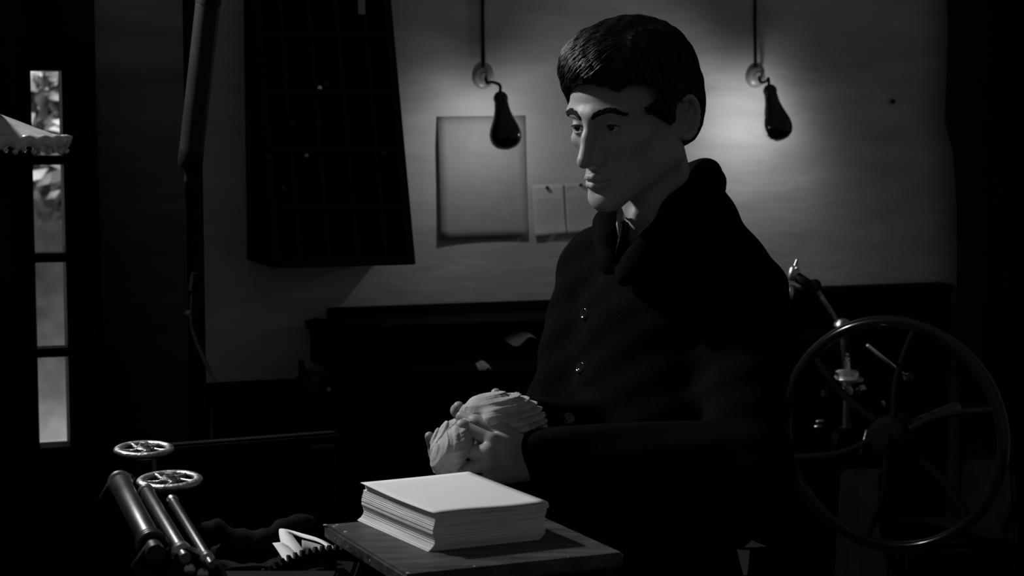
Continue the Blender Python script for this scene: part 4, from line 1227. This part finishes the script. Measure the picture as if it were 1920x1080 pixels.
# cut away the face, the ears and the neck
Hh.sub(ell((0.0, -0.120, -0.040), (0.110, 0.088, 0.112)), 0.010)
Hh.sub(ell((0.0, -0.045, -0.070), (0.15, 0.066, 0.094)), 0.008)
for s in (-1, 1):
    Hh.sub(ell((s*0.085, 0.020, -0.016), (0.034, 0.025, 0.040)), 0.006)
    Hh.add(rc((s*0.0735, -0.004, 0.030), (s*0.0725, 0.000, -0.004), 0.0075, 0.0045), 0.006)
Hh.sub(ell((0.064, -0.062, 0.040), (0.024, 0.040, 0.022)), 0.008)
Hh.sub(halfspace((0, 0.06, -0.062), (0, -0.25, 0.97), (-0.12, -0.02, -0.12), (0.12, 0.15, -0.03)), 0.008)
Hh.warp(lambda x, y, z: 0.0006*np.sin(260*x + 120*y + 3*np.sin(70*z)) * np.clip((z-0.0)*30, 0.2, 1) + 0.0003*np.sin(700*x+300*y+90*z))
hair_mesh = Hh.mesh(HX, 0)
samp = lambda P: fsamp(Hh, P)
hv = Hh.mesh(None, 0)[0]
_, Gv = samp(hv)
hv = hv[(Gv[:, 2] > -0.35)]
NS = 8500
P = hv[RNG.integers(0, len(hv), NS)] + RNG.normal(size=(NS, 3))*0.0008
lift = RNG.uniform(-0.0006, 0.0022, NS)*(1 + 1.2*(P[:, 1] < -0.03)); jit = RNG.normal(size=(NS, 3))*0.10
tracks = [P.copy()]; nst = 13
for st_ in range(nst):
    d, G = samp(P)
    x, y, z = P.T
    wt = np.clip((G[:, 2]-0.15)*2.2, 0, 1)*(x < 0.050)*np.clip((0.065-y)*25, 0, 1)
    front = np.clip((-0.055-y)*40, 0, 1)*(x < 0.06)
    D = np.zeros_like(P)
    side = np.stack([np.sign(x)*0.05, 0.35 + 0*x, -0.95 + 0*x], 1)
    top_ = np.stack([-0.62 + 0*x, -0.75 + 0*x, -0.1 + 0*x], 1)
    frn = np.stack([-0.72 + 0*x, -0.25 + 0*x, -0.55 + 0*x], 1)
    D = side*(1-wt)[:, None] + top_*wt[:, None]
    D = D*(1-front)[:, None] + frn*front[:, None] + jit
    D -= G*(D*G).sum(1, keepdims=True)
    D /= np.maximum(np.linalg.norm(D, axis=1, keepdims=True), 1e-6)
    P = P + D*0.0046
    d, G = samp(P); P = P + G*np.clip(lift*math.sin(PI*(st_+1)/nst) - d, -0.004, 0.004)[:, None]
    tracks.append(P.copy())
tracks = np.stack(tracks, 1)
R_ = np.array(HX)[:3, :3]; T_ = np.array(HX)[:3, 3]
tracks = tracks @ R_.T + T_
locks = MB()
for i in range(NS):
    r = RNG.uniform(0.00035, 0.0007)
    locks.tube([Vector(p) for p in tracks[i]], [r*min(1, (k+1)/3, (nst+1.2-k)/4) for k in range(nst+1)], 3)
hair = sdf_obj('hair', hair_mesh, M['hair'], man, 'short dark combed hair')
part('strands', locks, M['hair'], hair, smooth='all', kind='stuff')

# ---- jacket
J = SDF((-0.40, -0.50, 0.78), (0.40, 0.28, 1.60), 0.0045)
J.add(ell((0, 0.020, 1.22), (0.165, 0.138, 0.235)), 0.04)
J.add(rc((0, 0.03, 1.14), (0, 0.03, 0.80), 0.145, 0.175), 0.06)
J.add(rc((0.090, 0.025, 1.365), (-0.115, 0.025, 1.385), 0.064), 0.05)
J.add(rc((0.0, 0.030, 1.455), (0.0, 0.015, 1.33), 0.072, 0.125), 0.04)
for a_, e_, w_ in ((sh_l, el_l, wr_l), (sh_r, el_r, wr_r)):
    J.add(rc(a_, e_, 0.066, 0.058), 0.035)
    wv = Vector(w_)
    if w_ is wr_r: wv = wv + (wv - Vector(e_)).normalized()*0.02
    J.add(rc(e_, wv, 0.058, 0.040), 0.02)
J.add(rc(bl(W(1318, 385, 2.54)), sh_l, 0.040, 0.062), 0.03)
rs_ = (RWR - RK[1]).normalized()
J.add(rc(bl(RWR + rs_*0.012), bl(RWR + rs_*0.10), 0.034, 0.042), 0.02)
# front opening, neck hole
J.sub(rc(bl(W(1186, 388, 2.44)), bl(W(1151, 492, 2.445)), 0.036, 0.012), 0.006)
nk0 = BXi @ (HX @ Vector((0, 0.026, -0.04))); nk1 = BXi @ (HX @ Vector((0, 0.054, -0.165)))
J.sub(rc(nk0, nk1, 0.060, 0.058), 0.006)
# collar round the neck
colp = [W(1170, 518, 2.470), W(1214, 468, 2.462), W(1266, 411, 2.470), W(1311, 356, 2.535), W(1322, 334, 2.62), W(1268, 346, 2.685), W(1194, 380, 2.665), W(1150, 412, 2.60), W(1134, 458, 2.53), W(1142, 506, 2.485)]
cp = [bl(p) for p in interp(colp, 4)]
chain(J, cp, [(0.014 + 0.009*math.sin(PI*i/(len(cp)-1)))*(1.0 if i < 24 else 0.65) for i in range(len(cp))], 0.014)
for i_, p in enumerate(cp):
    if 8 <= i_ <= 30: J.add(rc(p, Vector(p).lerp(Vector((0, 0.03, 1.30)), 0.75), 0.020, 0.060), 0.02)
# placket edge and folds
pk_ = [bl(W(x, y, Y)) for x, y, Y in ((1148, 505, 2.405), (1125, 590, 2.40), (1112, 690, 2.40), (1095, 790, 2.40), (1085, 900, 2.40))]
J.warp(lambda x, y, z: 0.0035*np.sin(38*z + 30*x + 2*np.sin(14*y)) * np.clip((1.36-z)*6, 0, 1) + 0.0018*np.sin(95*z-60*x+40*y))
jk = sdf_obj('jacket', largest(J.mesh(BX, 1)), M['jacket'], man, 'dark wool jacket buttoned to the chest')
# drop buttons onto the jacket front
dg = bpy.context.evaluated_depsgraph_get(); dg.update()
from mathutils.bvhtree import BVHTree
bv = BVHTree.FromPolygons([v.co + wloc(man) for v in jk.data.vertices], [p.vertices[:] for p in jk.data.polygons])
for px, py in ((1097, 589), (1090, 690), (1066, 786)):
    d = ray(px, py).normalized(); hit = bv.ray_cast(Vector((0, 0, CAM_Z)), d)
    if hit[0] is None: continue
    n = hit[1].normalized()
    if n.dot(d) > 0: n = -n
    n = (n*0.5 + Vector((-0.45, -0.6, 0.35))*0.5).normalized()
    part('button', MB().lathe([(0.0095, -0.004), (0.0100, 0.001), (0.0090, 0.0038), (0.0070, 0.0042), (0.0055, 0.0028), (0.0, 0.0024)], hit[0], n, 20), M['button'], jk, smooth='all', label='glossy black coat button')

# ---- shirt front, collar and tie
Sh = SDF((-0.14, -0.22, 1.22), (0.14, 0.16, 1.56), 0.003)
Sh.add(ell((0, 0.020, 1.25), (0.150, 0.124, 0.205)), 0.02)
Sh.add(rc((0, 0.026, 1.36), BXi @ (HX @ Vector((0, 0.050, -0.150))), 0.082, 0.0615), 0.03)
Sh.sub(rc(nk0, nk1, 0.0572, 0.0572), 0.002)
Sh.sub(halfspace(BXi @ (HX @ Vector((0, 0.05, -0.128))), np.array(BXi.to_3x3() @ (HX.to_3x3() @ Vector((0, 0.28, -0.96)))), (-0.2, -0.25, 1.3), (0.2, 0.2, 1.6)), 0.002)
sm_ = largest(Sh.mesh(BX, 1))
shirt = sdf_obj('shirt', sm_, M['shirt'], man, 'light shirt')
sbv = BVHTree.FromPolygons([Vector(v) for v in sm_[0]], [tuple(q) for q in sm_[1]])
def onto(px, py, lift_):
    d = ray(px, py).normalized(); h_ = sbv.ray_cast(Vector((0, 0, CAM_Z)), d)
    p = h_[0] if h_[0] is not None else W(px, py, 2.47)
    return p - d*lift_
def cloth_poly(pxs, lift_, name, m_, lab, th=0.0025):
    b = MB(); b.v = [onto(x, y, lift_ if not isinstance(lift_, (list, tuple)) else lift_[i]) for i, (x, y) in enumerate(pxs)]
    c_ = sum(b.v, Vector())/len(b.v); b.v.append(c_ - ray(*pxs[0]).normalized()*0.002); n_ = len(pxs)
    b.f = [(i, (i+1) % n_, n_) for i in range(n_)]; b.mi = [0]*n_
    o = part(name, b, m_, man, smooth='all', label=lab); md = o.modifiers.new('t', 'SOLIDIFY'); md.thickness = th; md.offset = 0
    return o
cloth_poly([(1178, 420), (1188, 410), (1206, 397), (1226, 386), (1232, 402), (1208, 428), (1193, 448)], 0.006, 'collar_flap', M['shirt'], 'light collar point on the near side')
cloth_poly([(1158, 384), (1163, 384), (1172, 408), (1165, 420), (1161, 452), (1157, 420)], 0.006, 'collar_flap', M['shirt'], 'light collar edge on the far side')
cloth_poly([(1166, 402), (1179, 417), (1180, 436), (1170, 458), (1150, 503), (1156, 470), (1163, 440)], 0.004, 'tie', M['tie'], 'dark narrow tie')

# ---- trousers and shoes
Tr = SDF((-0.24, -0.16, 0.04), (0.24, 0.20, 1.0), 0.008)
for s in (-1, 1):
    Tr.add(rc((s*0.075, 0.03, 0.88), (s*0.095, 0.0, 0.50), 0.080, 0.072), 0.03); Tr.add(rc((s*0.095, 0.0, 0.50), (s*0.10, 0.03, 0.08), 0.074, 0.068), 0.02)
Tr.add(ell((0, 0.03, 0.90), (0.140, 0.100, 0.10)), 0.03)
sdf_obj('trousers', Tr.mesh(BX, 1), M['trousers'], man, 'dark trousers')
for s in (-1, 1):
    Z = SDF((s*0.10-0.08, -0.24, -0.01), (s*0.10+0.08, 0.14, 0.14), 0.005)
    Z.add(rc((s*0.10, 0.05, 0.045), (s*0.115, -0.14, 0.030), 0.040, 0.034), 0.02); Z.add(rc((s*0.10, 0.04, 0.05), (s*0.10, 0.03, 0.10), 0.036, 0.034), 0.02)
    Z.sub(halfspace((0, 0, 0.0), (0, 0, 1), (-0.3, -0.3, -0.1), (0.3, 0.3, 0.02)), 0.003)
    sdf_obj('shoe', Z.mesh(BX, 1), M['shoe'], man, 'black leather shoe')

# ---- rag between the hands
lh = [W(x, y, Y) for x in (760, 1060) for y in (700, 940) for Y in (2.22, 2.50)]
lo = [min(p[i] for p in lh) for i in range(3)]; hi = [max(p[i] for p in lh) for i in range(3)]
Rg = SDF(lo, hi, 0.0014)
top = [W(878, 780, 2.37), W(905, 772, 2.365), W(945, 769, 2.36), W(978, 774, 2.37), W(998, 790, 2.38), W(1006, 812, 2.39)]
tp = interp(top, 4); chain(Rg, [tuple(p) for p in tp], [0.012, 0.014, 0.016, 0.017, 0.018, 0.019, 0.020, 0.020, 0.021, 0.021, 0.021, 0.020, 0.020, 0.019, 0.018, 0.017, 0.016, 0.015, 0.014, 0.012, 0.010], 0.010)
low = [W(876, 800, 2.345), W(862, 822, 2.315), W(848, 845, 2.290), W(838, 866, 2.285), W(842, 880, 2.295)]
tp = interp(low, 4); chain(Rg, [tuple(p) for p in tp], [0.011, 0.012, 0.013, 0.014, 0.015, 0.016, 0.017, 0.018, 0.018, 0.018, 0.018, 0.017, 0.016, 0.015, 0.013, 0.011, 0.009], 0.010)
left = [W(862, 806, 2.35), W(844, 812, 2.345), W(829, 828, 2.335), W(823, 848, 2.325), W(830, 866, 2.315)]
tp = interp(left, 3); chain(Rg, [tuple(p) for p in tp], [0.010+0.003*math.sin(i*0.5) for i in range(13)], 0.010)
Rg.add(ell(W(832, 850, 2.315), (0.016, 0.014, 0.020)), 0.010)
Rg.add(rc(W(925, 786, 2.335), W(985, 806, 2.35), 0.012, 0.010), 0.01)
def folds(x, y, z):
    cx0 = float(W(872, 800, 2.36).x)
    wgt = 1/(1+np.exp(-(x-cx0)*160))
    a = 310*(z - 0.16*x) + 0.9*np.sin(30*x + 20*y) + 0.9*np.sin(70*y)
    b2 = 290*(0.9*x - 0.45*z) + 1.5*np.sin(52*z) + 1.2*np.sin(80*y)
    f1 = np.abs(np.sin(a)) + 0.45*np.abs(np.sin(2.7*a + 1 + 2*np.sin(60*x)))
    f2 = np.abs(np.sin(b2)) + 0.45*np.abs(np.sin(2.3*b2 + 2 + 2*np.sin(70*z)))
    m1 = 0.55 + 0.45*np.sin(38*x + 25*z + 1.0); m2 = 0.6 + 0.4*np.sin(45*z - 30*x)
    return 0.0052*(wgt*f1*m1 + (1-wgt)*f2*m2) - 0.0026
Rg.warp(folds)
rag = thing('wiping_rag', W(880, 850, 2.36), 'crumpled pale rag held between the man\'s hands', 'rag')
sdf_obj('cloth', Rg.mesh(None, 0), M['rag'], rag)

# ---- pale folded paper tucked into the coat at the lower right
def coat_sheet(pxs, lab):
    b = MB(); Y_ = None
    for x, y in pxs:
        d = ray(x, y).normalized(); h_ = bv.ray_cast(Vector((0, 0, CAM_Z)), d)
        p = h_[0] - d*0.004 if h_[0] is not None else W(x, y, Y_ or 2.4)
        Y_ = p.y; b.v.append(p)
    b.f = [tuple(range(len(pxs)))]; b.mi = [0]
    o = single('loose_sheet', b, M['grey_paper'], lab, 'paper', b.v[-1])
    md = o.modifiers.new('t', 'SOLIDIFY'); md.thickness = 0.001
coat_sheet([(1396, 1026), (1410, 1013), (1418, 1017), (1438, 1024), (1418, 1026)], 'small pale paper corner at the lower right of the coat')
coat_sheet([(1381, 1030), (1405, 1032), (1403, 1056), (1400, 1078), (1394, 1078), (1387, 1055)], 'narrow pale paper wedge at the lower right of the coat')
